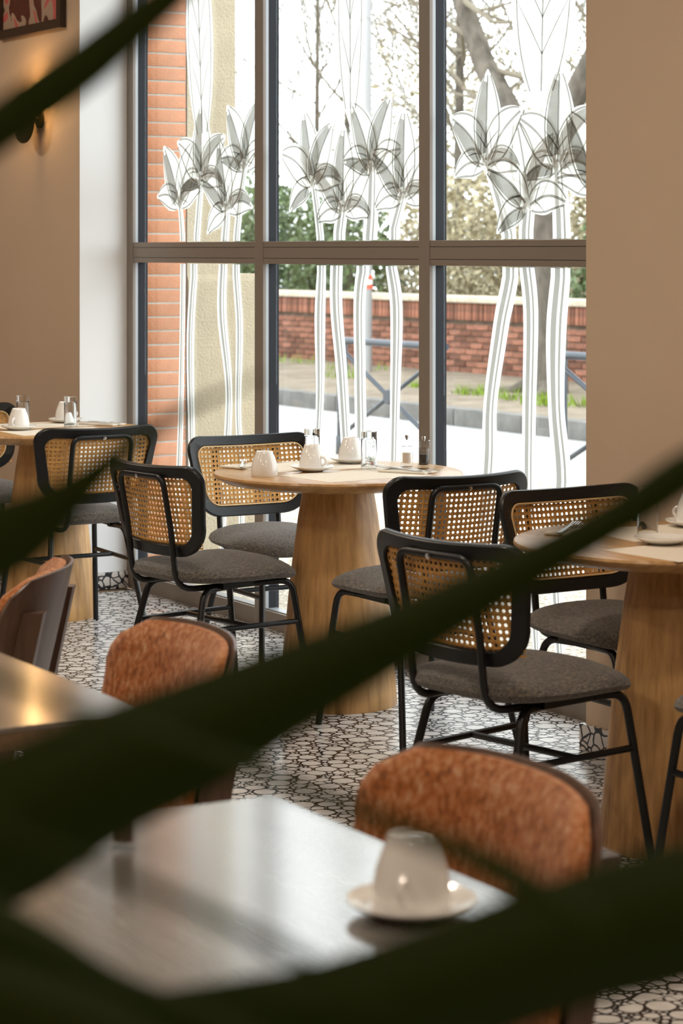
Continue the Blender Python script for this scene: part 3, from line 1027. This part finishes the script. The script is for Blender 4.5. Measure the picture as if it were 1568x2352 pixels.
def seat_mesh():
    """upholstered pad: wider at the front, domed, with a drooping front lip"""
    mb = MB()
    nr, na = 9, 56
    W0, W1, D = 0.215, 0.238, 0.232
    def outline(a):
        c, s = math.cos(a), math.sin(a)
        e = 2 / 3.2
        x = math.copysign(abs(c) ** e, c)
        y = math.copysign(abs(s) ** e, s)
        w = W0 + (W1 - W0) * (y + 1) / 2
        return x * w, y * D
    prof = [(0.78, 0.0), (0.90, 0.005), (0.97, 0.013), (1.0, 0.024), (0.982, 0.033), (0.93, 0.041), (0.84, 0.048), (0.7, 0.054), (0.5, 0.058), (0.25, 0.060)]
    for r, z in prof:
        for k in range(na):
            x, y = outline(2 * math.pi * k / na)
            x *= r
            y *= r
            zz = 0.424 + z + 0.016 * (1 - (x / 0.24) ** 2) * (1 if z > 0.03 else 0.4) - 0.11 * max(0, y - 0.07) ** 2 / 0.16 * 1.6 - 0.010 * math.exp(-((y + 0.03) / 0.1) ** 2) * (1 if z > 0.03 else 0)
            mb.v.append((x, y, zz))
    for i in range(len(prof) - 1):
        for k in range(na):
            k2 = (k + 1) % na
            mb.f.append((i * na + k, i * na + k2, (i + 1) * na + k2, (i + 1) * na + k))
    mb.f.append(tuple(range(na))[::-1])
    mb.f.append(tuple((len(prof) - 1) * na + k for k in range(na)))
    return mb

def cane_mesh():
    """woven cane sheet with a hole in every cell"""
    mb = MB()
    outer = (0.215, 0.114)
    p = 0.0163
    nx, nz = 26, 13
    ring = []
    for i in range(-nx // 2, nx // 2):
        for j in range(-nz // 2, nz // 2 + 1):
            cx, cz = (i + 0.5) * p, (j + 0.0) * p + p * 0.3
            # skip cells outside the rounded opening (their middle is hidden by the frame)
            ax, az = abs(cx), abs(cz)
            if ax > 0.218 or az > 0.112:
                continue
            b = len(mb.v)
            h = p / 2
            sq = [(h, 0), (h, h), (0, h), (-h, h), (-h, 0), (-h, -h), (0, -h), (h, -h)]
            r = p * 0.27
            oc = [(r * math.cos(math.radians(45 * k)), r * math.sin(math.radians(45 * k))) for k in range(8)]
            for (x, z) in sq:
                mb.v.append(bend(cx + x, -0.0008, cz + z))
            for (x, z) in oc:
                mb.v.append(bend(cx + x, 0.0012, cz + z))
            for k in range(8):
                k2 = (k + 1) % 8
                mb.f.append((b + k, b + k2, b + 8 + k2, b + 8 + k))
    return mb

def build_cane_chair():
    t = thing('cane_chair', 'x', 'chair', (0, 0, 0), 0, 'black cane back chairs at the round tables')
    part('seat', seat_mesh(), 'grey_fabric', t)
    out = resample(rrect(0.500, 0.455, 0.285, 0.055, 0.10), 120)
    inn = resample(rrect(0.424, 0.380, 0.212, 0.036, 0.065), 120)
    bf = part('backrest_frame', frame_ring(out, inn, [(0.0, -0.007), (0.0, 0.005), (0.08, 0.010), (0.9, 0.010), (1.0, 0.006), (1.0, -0.007), (0.92, -0.011), (0.08, -0.011)]), 'black_wood', t)
    cn = part('cane_panel', cane_mesh(), 'cane', bf, smooth=False)
    cn['kind'] = 'stuff'
    trim = [bend(x, 0.009, z) for x, z in resample(rrect(0.420, 0.376, 0.208, 0.035, 0.064), 90)]
    part('cane_edging', MB().tube(trim, 0.0028, 6, closed=True), 'cane_trim', bf)
    # tube hoop behind the back, running down, forward under the seat
    r = 0.0095
    sp = 0.118
    hoop = [(-0.165, 0.150, 0.424), (-sp, -0.185, 0.424)]
    def bk(x, z):
        return bend(x, -0.021, z)
    lo = bk(-sp, -0.16)
    pts = [Vector((-0.165, 0.150, 0.416)), Vector((-sp, -0.215, 0.412)), Vector(bk(-sp, -0.05)), Vector(bk(-sp, 0.112)), Vector(bk(sp, 0.112)), Vector(bk(sp, -0.05)), Vector((sp, -0.215, 0.412)), Vector((0.165, 0.150, 0.416))]
    part('back_hoop', MB().tube(path(pts, [0.06, 0.03, 0.035, 0.035, 0.03, 0.06]), r, 10), 'black_metal', t)
    part('screw', MB().lathe([(0.0, -0.006), (0.006, -0.005), (0.007, 0.0), (0.0, 0.001)], 10).xf(Matrix.Translation(bend(0, -0.028, 0.112)) @ Matrix.Rotation(math.pi / 2 + BK_T, 4, 'X')), 'steel', t)
    for s in (-1, 1):
        part('leg', MB().tube(path([(s * 0.158, 0.09, 0.416), (s * 0.17, 0.185, 0.416), (s * 0.205, 0.245, 0.0)], 0.045), 0.0105, 10), 'black_metal', t)
        part('leg', MB().tube(path([(s * 0.13, -0.04, 0.408), (s * 0.15, -0.135, 0.408), (s * 0.2, -0.235, 0.0)], 0.04), 0.0105, 10), 'black_metal', t)
        part('side_stretcher', MB().tube([(s * 0.181, 0.205, 0.285), (s * 0.165, -0.165, 0.285)], 0.0085, 8), 'black_metal', t)
        part('seat_bracket', MB().box(s * 0.14 - 0.02, -0.07, 0.406, s * 0.14 + 0.02, 0.10, 0.423), 'black_metal', t, smooth=False)
    part('cross_stretcher', MB().tube([(-0.173, 0.02, 0.285), (0.173, 0.02, 0.285)], 0.0085, 8), 'black_metal', t)
    return t
proto = build_cane_chair()
CH = [((2.565, -0.91), 8, 'cane chair with its back to the viewer, pulled left of the middle table'),
      ((2.04, -0.375), -90, 'cane chair facing the viewer behind the middle table, tan cane fully lit'),
      ((3.16, -0.52), 90, 'cane chair seen from behind at the right side of the middle table'),
      ((4.58, -1.147), 10, 'nearest cane chair, seen from behind with wide seat, by the plain wall'),
      ((4.095, -0.469), -88, 'cane chair facing the viewer, left of the table at the plain wall'),
      ((0.975, -0.68), 90, 'cane chair seen from behind at the table below the sconce'),
      ((0.0, -0.665), -90, 'cane chair at the left picture edge, only its corner visible'),
      ((5.17, -0.815), 90, 'cane chair at the right picture edge, only seat tip and leg visible')]
for i, ((x, y), a, lb) in enumerate(CH):
    o = proto if i == 0 else copy_tree(proto)
    o.location = (x, y, 0.001)
    o.rotation_euler = (0, 0, math.radians(a))
    o['label'] = lb

# ------------------------------------------------------------------ upholstered orange chairs
def build_orange_chair():
    t = thing('upholstered_chair', 'x', 'chair', (0, 0, 0), 0, 'orange upholstered chairs at the square tables')
    W, Zb, Zt, K = 0.27, 0.43, 0.785, 1.15
    tilt = math.radians(13)
    def P(u, v, off):
        """u -1..1 across, v 0..1 up; shell bent round the sitter and leaning back"""
        x = u * W
        y = K * x * x
        z = v * (Zt - Zb)
        # corner rounding at the top: squeeze the width near the top
        return Vector((x, -0.235 + y + off - z * math.sin(tilt), Zb + z * math.cos(tilt) + off * 0.2))
    prof = resample_half = None
    def grid(off0, off1, shrink):
        mb = MB()
        nu, nv = 28, 14
        def pt(i, j, off):
            v = j / nv
            # half width at this height: big rounded upper corners, slightly narrower at the bottom
            r = 0.26
            if v > 1 - r:
                q = (v - (1 - r)) / r
                k = 0.76 + 0.24 * math.sqrt(max(0.0, 1 - q ** 2.6))
            else:
                k = 1.0 - 0.06 * (1 - v)
            u = (i / nu * 2 - 1) * k
            top_drop = 0.05 * abs(u) ** 3
            return P(u * shrink, v * shrink + (1 - shrink) * 0.5 - (top_drop * v), off)
        for off in (off0, off1):
            for j in range(nv + 1):
                for i in range(nu + 1):
                    o = off
                    if off == off1:
                        e = min(i, nu - i) / 2.5
                        f = min(j, nv - j) / 2.0
                        o = off0 + (off1 - off0) * min(1, 0.45 + 0.55 * math.sqrt(min(1, e)) * 1) * min(1, 0.45 + 0.55 * math.sqrt(min(1, f)))
                    mb.v.append(tuple(pt(i, j, o)))
        A = (nu + 1) * (nv + 1)
        for j in range(nv):
            for i in range(nu):
                a = j * (nu + 1) + i
                mb.f.append((a, a + nu + 1, a + nu + 2, a + 1))
                mb.f.append((A + a, A + a + 1, A + a + nu + 2, A + a + nu + 1))
        for j in range(nv):
            a = j * (nu + 1)
            mb.f.append((a, A + a, A + a + nu + 1, a + nu + 1))
            a += nu
            mb.f.append((a, a + nu + 1, A + a + nu + 1, A + a))
        for i in range(nu):
            mb.f.append((i, i + 1, A + i + 1, A + i))
            a = nv * (nu + 1) + i
            mb.f.append((a, A + a, A + a + 1, a + 1))
        return mb
    part('backrest_shell', grid(-0.014, 0.0, 1.0), 'brown_wood', t)
    part('backrest_pad', grid(0.001, 0.034, 0.955), 'orange_fabric', t)
    mb = seat_mesh()
    mb.v = [(x * 1.08, y * 1.0 + 0.01, z + 0.005) for x, y, z in mb.v]
    part('seat_pad', mb, 'orange_fabric', t)
    part('seat_frame', MB().bbox(-0.22, -0.2, 0.385, 0.22, 0.2, 0.425, 0.01), 'brown_wood', t)
    for s in (-1, 1):
        # rear posts carry the shell from outside
        y0, y1 = -0.285 + 0.03, -0.30 + 0.05
        pts = [(s * 0.19 - 0.022, -0.27, 0.0), (s * 0.19 + 0.022, -0.27, 0.0), (s * 0.19 + 0.022, -0.228, 0.0), (s * 0.19 - 0.022, -0.228, 0.0)]
        mbp = MB()
        zs = [(0.0, -0.275, -0.235), (0.36, -0.232, -0.19), (0.44, -0.25, -0.20), (0.70, -0.305, -0.262)]
        for z, ya, yb in zs:
            mbp.v += [(s * 0.19 - 0.022, ya, z), (s * 0.19 + 0.022, ya, z), (s * 0.19 + 0.022, yb, z), (s * 0.19 - 0.022, yb, z)]
        for i in range(len(zs) - 1):
            for k in range(4):
                k2 = (k + 1) % 4
                mbp.f.append((i * 4 + k, i * 4 + k2, i * 4 + 4 + k2, i * 4 + 4 + k))
        mbp.f += [(3, 2, 1, 0), (12, 13, 14, 15)]
        part('leg', mbp, 'brown_wood', t, smooth=False)
        part('leg', MB().bbox(s * 0.19 - 0.02, 0.15, 0.0, s * 0.19 + 0.02, 0.19, 0.39, 0.005), 'brown_wood', t, smooth=False)
    return t
op = build_orange_chair()
OCH = [((6.53, -2.80), 180, 'large orange upholstered chair at the square table with the cup'),
       ((5.32, -2.66), 174, 'rounded orange chair back behind the left square table'),
       ((4.275, -2.50), 147, 'orange chair at the left edge showing its brown wooden back')]
for i, ((x, y), a, lb) in enumerate(OCH):
    o = op if i == 0 else copy_tree(op)
    o.location = (x, y, 0.001)
    o.rotation_euler = (0, 0, math.radians(a))
    o['label'] = lb

# ------------------------------------------------------------------ square tables
def square_table(x0, y1, w, d, label):
    t = thing('square_table', label, 'table', (x0 + w / 2, y1 - d / 2, 0), 0, 'square tables with grey tops')
    part('table_top', MB().bbox(-w / 2, -d / 2, TZ - 0.008, w / 2, d / 2, TZ, 0.0015), 'grey_table', t, smooth=False)
    part('edge_band', MB().bbox(-w / 2 + 0.001, -d / 2 + 0.001, TZ - 0.034, w / 2 - 0.001, d / 2 - 0.001, TZ - 0.008, 0.001), 'table_edge', t, smooth=False)
    part('foot', MB().bbox(-0.22, -0.22, 0, 0.22, 0.22, 0.018, 0.004), 'black_metal', t, smooth=False)
    part('column', MB().bbox(-0.04, -0.04, 0.018, 0.04, 0.04, TZ - 0.05, 0.006), 'black_metal', t, smooth=False)
    part('top_plate', MB().box(-0.2, -0.2, TZ - 0.05, 0.2, 0.2, TZ - 0.034), 'black_metal', t, smooth=False)
square_table(6.398, -2.80, 0.72, 0.72, 'grey topped square table in front, reflecting the window, with one cup')
square_table(5.11, -2.70, 0.72, 0.72, 'grey topped square table at the left edge with brown wooden edge')

# ------------------------------------------------------------------ tableware
def cup_proto():
    t = thing('cup', 'x', 'cup', group='upturned white coffee cups')
    # stands upside down: rim on the saucer, foot ring on top
    part('bowl', MB().lathe([(0.037, 0.0), (0.0405, 0.0), (0.0425, 0.006), (0.0420, 0.022), (0.0385, 0.042), (0.033, 0.058), (0.0280, 0.070), (0.0262, 0.0765), (0.0245, 0.078), (0.0230, 0.0765), (0.0222, 0.073), (0.0, 0.0725)], 44), 'porcelain', t)
    pts = []
    for k in range(11):
        a = math.radians(-80 + 160 * k / 10)
        pts.append((0.038 + 0.018 * math.cos(a), 0, 0.027 + 0.0135 * math.sin(a)))
    part('handle', MB().tube([(0.036, 0, 0.012)] + pts + [(0.034, 0, 0.042)], 0.0042, 8), 'porcelain', t)
    return t
def saucer_proto():
    return tag(part('saucer', MB().lathe([(0.0, 0.0045), (0.026, 0.0045), (0.032, 0.0), (0.036, 0.001), (0.05, 0.0065), (0.066, 0.0125), (0.070, 0.0160), (0.0695, 0.0175), (0.064, 0.0158), (0.048, 0.0105), (0.034, 0.0072), (0.0, 0.0068)], 52), 'porcelain', None), 'x', 'saucer', 'white saucers')
def glass_proto():
    # tumbler upside down: thick bottom on top
    return tag(part('tumbler', MB().lathe([(0.0243, 0.0), (0.0255, 0.0006), (0.0255, 0.121), (0.0245, 0.122), (0.0, 0.122)], 40, cap=False).lathe([(0.0, 0.100), (0.020, 0.100), (0.0228, 0.096), (0.0243, 0.0)], 40, cap=False), 'clear_glass', None), 'x', 'glass', 'upturned clear tumblers')
def place(proto_fn, items):
    p = proto_fn()
    for i, (x, y, z, rz, lb) in enumerate(items):
        o = p if i == 0 else copy_tree(p)
        o.location = (x, y, z)
        o.rotation_euler = (0, 0, math.radians(rz))
        o['label'] = lb
PZ = TZ + 0.0012
SZ = PZ + 0.0068
place(saucer_proto, [(2.618, -0.576, PZ, 0, 'white saucer under the cup in front of the middle table\'s tumbler'),
                     (2.434, -0.323, PZ, 0, 'white saucer at the window side of the middle table'),
                     (0.557, -0.728, PZ, 0, 'white saucer at the front of the table below the sconce'),
                     (0.29, -0.412, PZ, 0, 'white saucer at the back of the table below the sconce'),
                     (4.633, -0.757, PZ, 0, 'empty white saucer on the table at the plain wall'),
                     (4.394, -0.471, PZ, 0, 'white saucer with cup at the right picture edge'),
                     (6.945, -2.93, TZ, 0, 'white saucer on the grey square table in front')])
place(cup_proto, [(2.666, -0.777, TZ, 120, 'cream upturned cup standing directly on the middle table without saucer'),
                  (2.618, -0.576, SZ, 20, 'upturned cup with handle to the right on the middle table'),
                  (2.434, -0.323, SZ, 60, 'upturned cup behind the right tumbler on the middle table'),
                  (0.557, -0.728, SZ, -50, 'upturned cup with handle to the front, table below the sconce'),
                  (0.29, -0.412, SZ, 100, 'upturned cup at the back of the table below the sconce'),
                  (4.394, -0.471, SZ, 200, 'cup at the right picture edge, only its handle side visible'),
                  (6.945, -2.93, TZ + 0.0068, -45, 'big blurred upturned cup on the grey square table in front')])
place(glass_proto, [(2.449, -0.481, TZ, 0, 'upturned tumbler rising behind a cup on the middle table'),
                    (2.647, -0.382, PZ, 0, 'upturned tumbler in the centre right of the middle table'),
                    (0.355, -0.626, TZ, 0, 'upturned tumbler on the left of the table below the sconce'),
                    (0.516, -0.489, PZ, 0, 'upturned tumbler nearest the white reveal'),
                    (4.493, -0.693, PZ, 0, 'tall tumbler on the table at the plain wall')])

def mill(x, y, filling, label):
    t = thing('mill', label, 'mill', (x, y, TZ), 0, 'clear salt and pepper mills')
    part('body', MB().lathe([(0.0, 0.0), (0.020, 0.0), (0.0205, 0.003), (0.0195, 0.058), (0.017, 0.064), (0.0165, 0.066), (0.0, 0.066)], 24), 'thin_clear', t)
    part('filling', MB().lathe([(0.0, 0.012), (0.0145, 0.012), (0.0145, 0.046), (0.0, 0.046)], 20), filling, t)
    part('head', MB().lathe([(0.0, 0.067), (0.019, 0.067), (0.021, 0.070), (0.021, 0.090), (0.018, 0.093), (0.0, 0.093)], 24), 'thin_clear', t)
    part('stem', MB().lathe([(0.0, 0.088), (0.0035, 0.088), (0.0035, 0.0935), (0.0065, 0.0945), (0.0065, 0.102), (0.004, 0.104), (0.0, 0.104)], 14), 'steel', t)
mill(2.632, -0.228, 'salt_grain', 'clear salt mill with pale filling on the middle table')
mill(2.712, -0.214, 'peppercorn', 'clear pepper mill with dark filling on the middle table')

def sheet(name, x, y, w, d, rz, label, cat, group, mat='paper', th=0.0008, z=TZ):
    mb = MB()
    n = 6
    for j in range(n + 1):
        for i in range(n + 1):
            u, v = i / n - 0.5, j / n - 0.5
            mb.v.append((u * w, v * d, th))
    for j in range(n):
        for i in range(n):
            a = j * (n + 1) + i
            mb.f.append((a, a + 1, a + n + 2, a + n + 1))
    b = len(mb.v)
    mb.box(-w / 2, -d / 2, 0.0, w / 2, d / 2, th * 0.98)
    o = part(name, mb, mat, None, (x, y, z), math.radians(rz), smooth=False)
    tag(o, label, cat, group)
G = 'paper place mats on the round tables'
sheet('place_mat', 2.80, -0.52, 0.28, 0.40, 4, 'cream paper mat on the window side of the middle table', 'place mat', G)
sheet('place_mat', 2.46, -0.52, 0.28, 0.40, -3, 'cream paper mat on the left half of the middle table', 'place mat', G)
sheet('place_mat', 0.70, -0.62, 0.26, 0.40, 0, 'cream paper mat in front on the table below the sconce', 'place mat', G)
sheet('place_mat', 0.36, -0.56, 0.28, 0.40, 2, 'cream paper mat at the back of the table below the sconce', 'place mat', G)
sheet('place_mat', 4.45, -0.58, 0.26, 0.40, -4, 'cream paper mat at the back of the table at the plain wall', 'place mat', G)
sheet('place_mat', 4.76, -0.74, 0.26, 0.40, 5, 'cream paper mat in front on the table at the plain wall', 'place mat', G)

def napkin(x, y, rz, label, z=PZ):
    o = tag(part('napkin', MB().bbox(-0.045, -0.085, 0, 0.045, 0.085, 0.006, 0.002), 'napkin_cloth', None, (x, y, z), math.radians(rz)), label, 'napkin', 'folded cream napkins')
napkin(2.80, -0.33, -60, 'folded cream napkin under fork and knife beside the pepper mill')
napkin(2.37, -0.68, 20, 'folded cream napkin behind the cup without saucer')
napkin(4.33, -0.80, 30, 'folded cream napkin on the table at the plain wall')
napkin(0.47, -0.33, -60, 'folded cream napkin at the window end, table below the sconce')

def fork_mesh():
    mb = MB()
    def seg(x0, x1, y0, y1, z0, z1):
        mb.prism([(x0, y0, z0), (x1, y0, z0), (x1, y1, z1), (x0, y1, z1)], (0, 0, 1), 0.0018)
    seg(-0.006, 0.006, -0.095, -0.03, 0.001, 0.004)
    seg(-0.0035, 0.0035, -0.03, 0.035, 0.004, 0.007)
    seg(-0.0115, 0.0115, 0.035, 0.055, 0.007, 0.004)
    for k in range(4):
        x = -0.0115 + k * 0.0066
        seg(x, x + 0.0032, 0.055, 0.098, 0.004, 0.008)
    return mb
def knife_mesh():
    mb = MB()
    mb.prism([(-0.007, -0.1, 0.001), (0.007, -0.1, 0.001), (0.005, 0.0, 0.003), (-0.005, 0.0, 0.003)], (0, 0, 1), 0.0035)
    mb.prism([(-0.005, 0.0, 0.003), (0.005, 0.0, 0.003), (0.008, 0.02, 0.003), (0.008, 0.07, 0.003), (0.002, 0.105, 0.003), (-0.005, 0.105, 0.003)], (0, 0, 1), 0.0014)
    return mb
fm, km = fork_mesh().mesh('fork', 'steel', False), knife_mesh().mesh('table_knife', 'steel', False)
NZ = PZ + 0.0062
for x, y, rz, lb in ((2.785, -0.35, 108, 'steel fork on the napkin beside the pepper mill'), (2.375, -0.70, 60, 'steel fork on the napkin behind the cup without saucer'),
                     (0.455, -0.355, -70, 'steel fork pointing to the white reveal'), (4.32, -0.81, 40, 'steel fork on the table at the plain wall')):
    tag(link('fork', fm, None, (x, y, NZ), math.radians(rz)), lb, 'fork', 'steel forks on napkins')
for x, y, rz, lb in ((2.81, -0.315, -70, 'steel knife on the napkin beside the pepper mill'), (0.475, -0.31, -68, 'steel knife beside the fork near the white reveal'), (2.40, -0.665, 62, 'steel knife on the napkin behind the cup without saucer')):
    tag(link('table_knife', km, None, (x, y, NZ), math.radians(rz)), lb, 'knife', 'steel knives on napkins')

sh = thing('shaker', 'small clear shaker on the front square table, mostly behind leaves', 'shaker', (6.545, -3.08, TZ))
part('jar', MB().lathe([(0.0, 0.0), (0.014, 0.0), (0.015, 0.002), (0.015, 0.06), (0.012, 0.07), (0.0, 0.07)], 20), 'thin_clear', sh)
part('filling', MB().lathe([(0.0, 0.008), (0.0115, 0.008), (0.0115, 0.05), (0.0, 0.05)], 16), 'brown_wood', sh)
part('cap', MB().lathe([(0.0, 0.07), (0.0135, 0.07), (0.0135, 0.084), (0.009, 0.09), (0.0, 0.09)], 20), 'steel', sh)

# ------------------------------------------------------------------ sconce and picture on the left wall
sc = thing('wall_sconce', 'round dark disc wall sconce with warm glow', 'lamp', (-0.42, REV, 2.03))
RX = Matrix.Rotation(math.pi / 2, 4, 'X')
part('back_plate', MB().lathe([(0.0, 0.0), (0.04, 0.0), (0.04, 0.012), (0.0, 0.012)], 24).xf(RX), 'brass_dark', sc)
part('arm', MB().tube([(0, -0.01, 0), (0, -0.075, 0)], 0.009, 10), 'brass_dark', sc)
part('disc', MB().lathe([(0.0, 0.07), (0.10, 0.07), (0.108, 0.074), (0.11, 0.08), (0.108, 0.086), (0.10, 0.09), (0.0, 0.09)], 48).xf(RX), 'brass_dark', sc)
part('bulb', MB().lathe([(0.0, -0.02), (0.012, -0.015), (0.016, 0.0), (0.012, 0.015), (0.0, 0.02)], 16, (0, -0.042, 0.05)), 'bulb_glow', sc)
l = bpy.data.lights.new('sconce_light', 'POINT')
l.energy = 8.0
l.color = (1.0, 0.58, 0.22)
l.shadow_soft_size = 0.02
lo = bpy.data.objects.new('sconce_light', l)
COL.objects.link(lo)
lo.parent = sc
lo.location = (0, -0.045, 0.085)

pic = thing('framed_picture', 'dark framed abstract print above the sconce', 'picture', (-0.50, REV, 2.41))
W, Hh, fw = 0.36, 0.55, 0.04
fr = MB()
fr.box(-W, -0.03, 0, W, 0, fw).box(-W, -0.03, Hh - fw, W, 0, Hh).box(-W, -0.03, fw, -W + fw, 0, Hh - fw).box(W - fw, -0.03, fw, W, 0, Hh - fw)
part('frame', fr, 'picture_frame_wood', pic, smooth=False)
part('print', MB().box(-W + fw, -0.012, fw, W - fw, -0.002, Hh - fw), 'abstract_print', pic, smooth=False)

# ------------------------------------------------------------------ ceiling lamps (above the picture, they light the room warmly)
for i, (x, y) in enumerate([(-0.8, -2.0), (1.8, -2.0), (4.4, -2.0), (6.8, -1.6), (1.6, -4.6), (4.2, -4.6), (6.8, -5.0), (9.4, -2.4), (9.4, -5.2)]):
    t = thing('ceiling_lamp', 'round warm ceiling lamp above the picture', 'lamp', (x, y, CEIL), 0, 'round warm ceiling lamps')
    part('housing', MB().lathe([(0.16, 0.0), (0.165, -0.05), (0.15, -0.055), (0.15, -0.04), (0.0, -0.04)], 32), 'white_paint', t)
    part('diffuser', MB().lathe([(0.0, -0.046), (0.148, -0.046), (0.148, -0.044), (0.0, -0.044)], 32), 'lamp_glow', t)
    l = bpy.data.lights.new('ceiling_light', 'AREA')
    l.shape = 'DISK'
    l.size = 0.3
    l.energy = 23.0
    l.color = (1.0, 0.87, 0.72)
    lo = bpy.data.objects.new('ceiling_light', l)
    COL.objects.link(lo)
    lo.parent = t
    lo.location = (0, 0, -0.06)

# ------------------------------------------------------------------ potted palm close to the viewer
R_ = Vector((math.cos(YAW), math.sin(YAW), 0))
F_ = Vector((-math.sin(YAW), math.cos(YAW), 0))
PB = Vector(CAM) - Vector((0, 0, CAM[2])) + F_ * 1.03 - R_ * 0.40
palm = thing('potted_palm', 'dark green palm leaves hanging blurred across the foreground', 'plant', tuple(PB))
part('pot', MB().lathe([(0.0, 0.0), (0.13, 0.0), (0.165, 0.30), (0.175, 0.30), (0.175, 0.34), (0.155, 0.34), (0.15, 0.30), (0.0, 0.29)], 36), 'terracotta_pot', palm)
part('soil', MB().lathe([(0.0, 0.305), (0.148, 0.30)], 30), 'potting_soil', palm)
def frame_pt(a, z, d):
    """a metres right of the optical axis, height z, d metres in front of the viewer, relative to the pot"""
    return Vector(CAM) - Vector((0, 0, CAM[2])) + R_ * a + F_ * d + Vector((0, 0, z)) - PB
rach = [Vector((0, 0, 0.3)), Vector((0.0, 0.0, 0.7)), frame_pt(-0.34, 0.95, 1.02), frame_pt(-0.27, 1.2, 1.0), frame_pt(-0.24, 1.42, 0.98), frame_pt(-0.23, 1.6, 0.96)]
part('stem', MB().tube(rach, 0.010, 10, rend=0.005), 'palm_stem', palm)
def palm_leaf(d0, d1, pts):
    """blade along points (a, z, half width) in metres, folded along its midrib"""
    sp = smooth_pts(pts, 6)
    n = len(sp)
    mb = MB()
    P = [frame_pt(a, z, d0 + (d1 - d0) * i / (n - 1)) for i, (a, z, w) in enumerate(sp)]
    for i in range(n):
        t = (P[min(i + 1, n - 1)] - P[max(i - 1, 0)]).normalized()
        side = t.cross(F_).normalized()
        w = max(0.0008, sp[i][2])
        up = F_ * (w * 0.30)
        mb.v += [tuple(P[i] + side * w + up), tuple(P[i] + side * w * 0.5 + up * 0.4), tuple(P[i]), tuple(P[i] - side * w * 0.5 + up * 0.4), tuple(P[i] - side * w + up)]
        off = F_ * 0.0006
        mb.v += [tuple(Vector(q) + off) for q in mb.v[-5:]]
    for i in range(n - 1):
        a, b = i * 10, i * 10 + 10
        for k in range(4):
            mb.f.append((a + k, a + k + 1, b + k + 1, b + k))
            mb.f.append((a + 5 + k, b + 5 + k, b + 6 + k, a + 6 + k))
        mb.f.append((a, b, b + 5, a + 5))
        mb.f.append((a + 4, a + 9, b + 9, b + 4))
    part('leaf', mb, 'palm_leaf', palm)
palm_leaf(1.011, 0.958, [(-0.2297, 1.161, 0.0134), (-0.1867, 1.1777, 0.0285), (-0.148, 1.1952, 0.0311), (-0.1096, 1.2185, 0.0278), (-0.0624, 1.2408, 0.0243), (-0.0156, 1.2655, 0.0182), (0.0214, 1.2846, 0.014), (0.0764, 1.3146, 0.0099), (0.1162, 1.3376, 0.0084), (0.1483, 1.36, 0.0084), (0.1927, 1.3876, 0.0011)])
palm_leaf(0.931, 0.878, [(-0.2115, 1.1013, 0.0105), (-0.1629, 1.1143, 0.0192), (-0.0838, 1.1271, 0.0242), (-0.0144, 1.1406, 0.0241), (0.0369, 1.1573, 0.0249), (0.0874, 1.1772, 0.0258), (0.1372, 1.1927, 0.0266), (0.1863, 1.2055, 0.0184), (0.2346, 1.2156, 0.0017)])
palm_leaf(0.984, 0.931, [(-0.2235, 1.4528, 0.0037), (-0.1721, 1.4832, 0.0088), (-0.1433, 1.5025, 0.0101), (-0.1241, 1.5153, 0.0105), (-0.1051, 1.5277, 0.0099), (-0.0864, 1.5419, 0.0086), (-0.0645, 1.558, 0.0064), (-0.0323, 1.5844, 0.0011)])
palm_leaf(0.998, 0.931, [(-0.2267, 1.2909, 0.0075), (-0.1835, 1.3092, 0.0159), (-0.1448, 1.3268, 0.0163), (-0.1251, 1.3384, 0.0117), (-0.1057, 1.354, 0.0065), (-0.0868, 1.3699, 0.0036), (-0.0646, 1.3843, 0.0023), (-0.0306, 1.3999, 0.0005)])
palm_leaf(0.878, 0.851, [(-0.1995, 1.2272, 0.0066), (-0.1538, 1.2014, 0.0123), (-0.1201, 1.1857, 0.0128), (-0.0868, 1.1711, 0.0098), (-0.054, 1.1616, 0.0081), (-0.0135, 1.1505, 0.0016)])
palm_leaf(0.851, 0.825, [(-0.1933, 1.1939, 0.0064), (-0.1491, 1.1811, 0.0144), (-0.1164, 1.1717, 0.0159), (-0.0842, 1.1623, 0.0142), (-0.0523, 1.1532, 0.0078), (-0.0131, 1.1441, 0.0016)])
palm_leaf(0.665, 0.665, [(-0.1511, 1.3038, 0.001), (-0.0984, 1.2831, 0.0015), (-0.0695, 1.2712, 0.0018), (-0.0419, 1.2599, 0.0023), (-0.0105, 1.2449, 0.002), (0.0146, 1.2311, 0.0005)])
palm_leaf(0.825, 0.692, [(-0.1874, 1.3216, 0.0012), (-0.1196, 1.299, 0.0021), (-0.0828, 1.2894, 0.0024), (-0.0415, 1.2796, 0.0029), (-0.0034, 1.269, 0.0031), (0.0162, 1.2652, 0.0034), (0.0364, 1.2612, 0.0044), (0.0556, 1.2555, 0.0053), (0.0804, 1.247, 0.0013)])
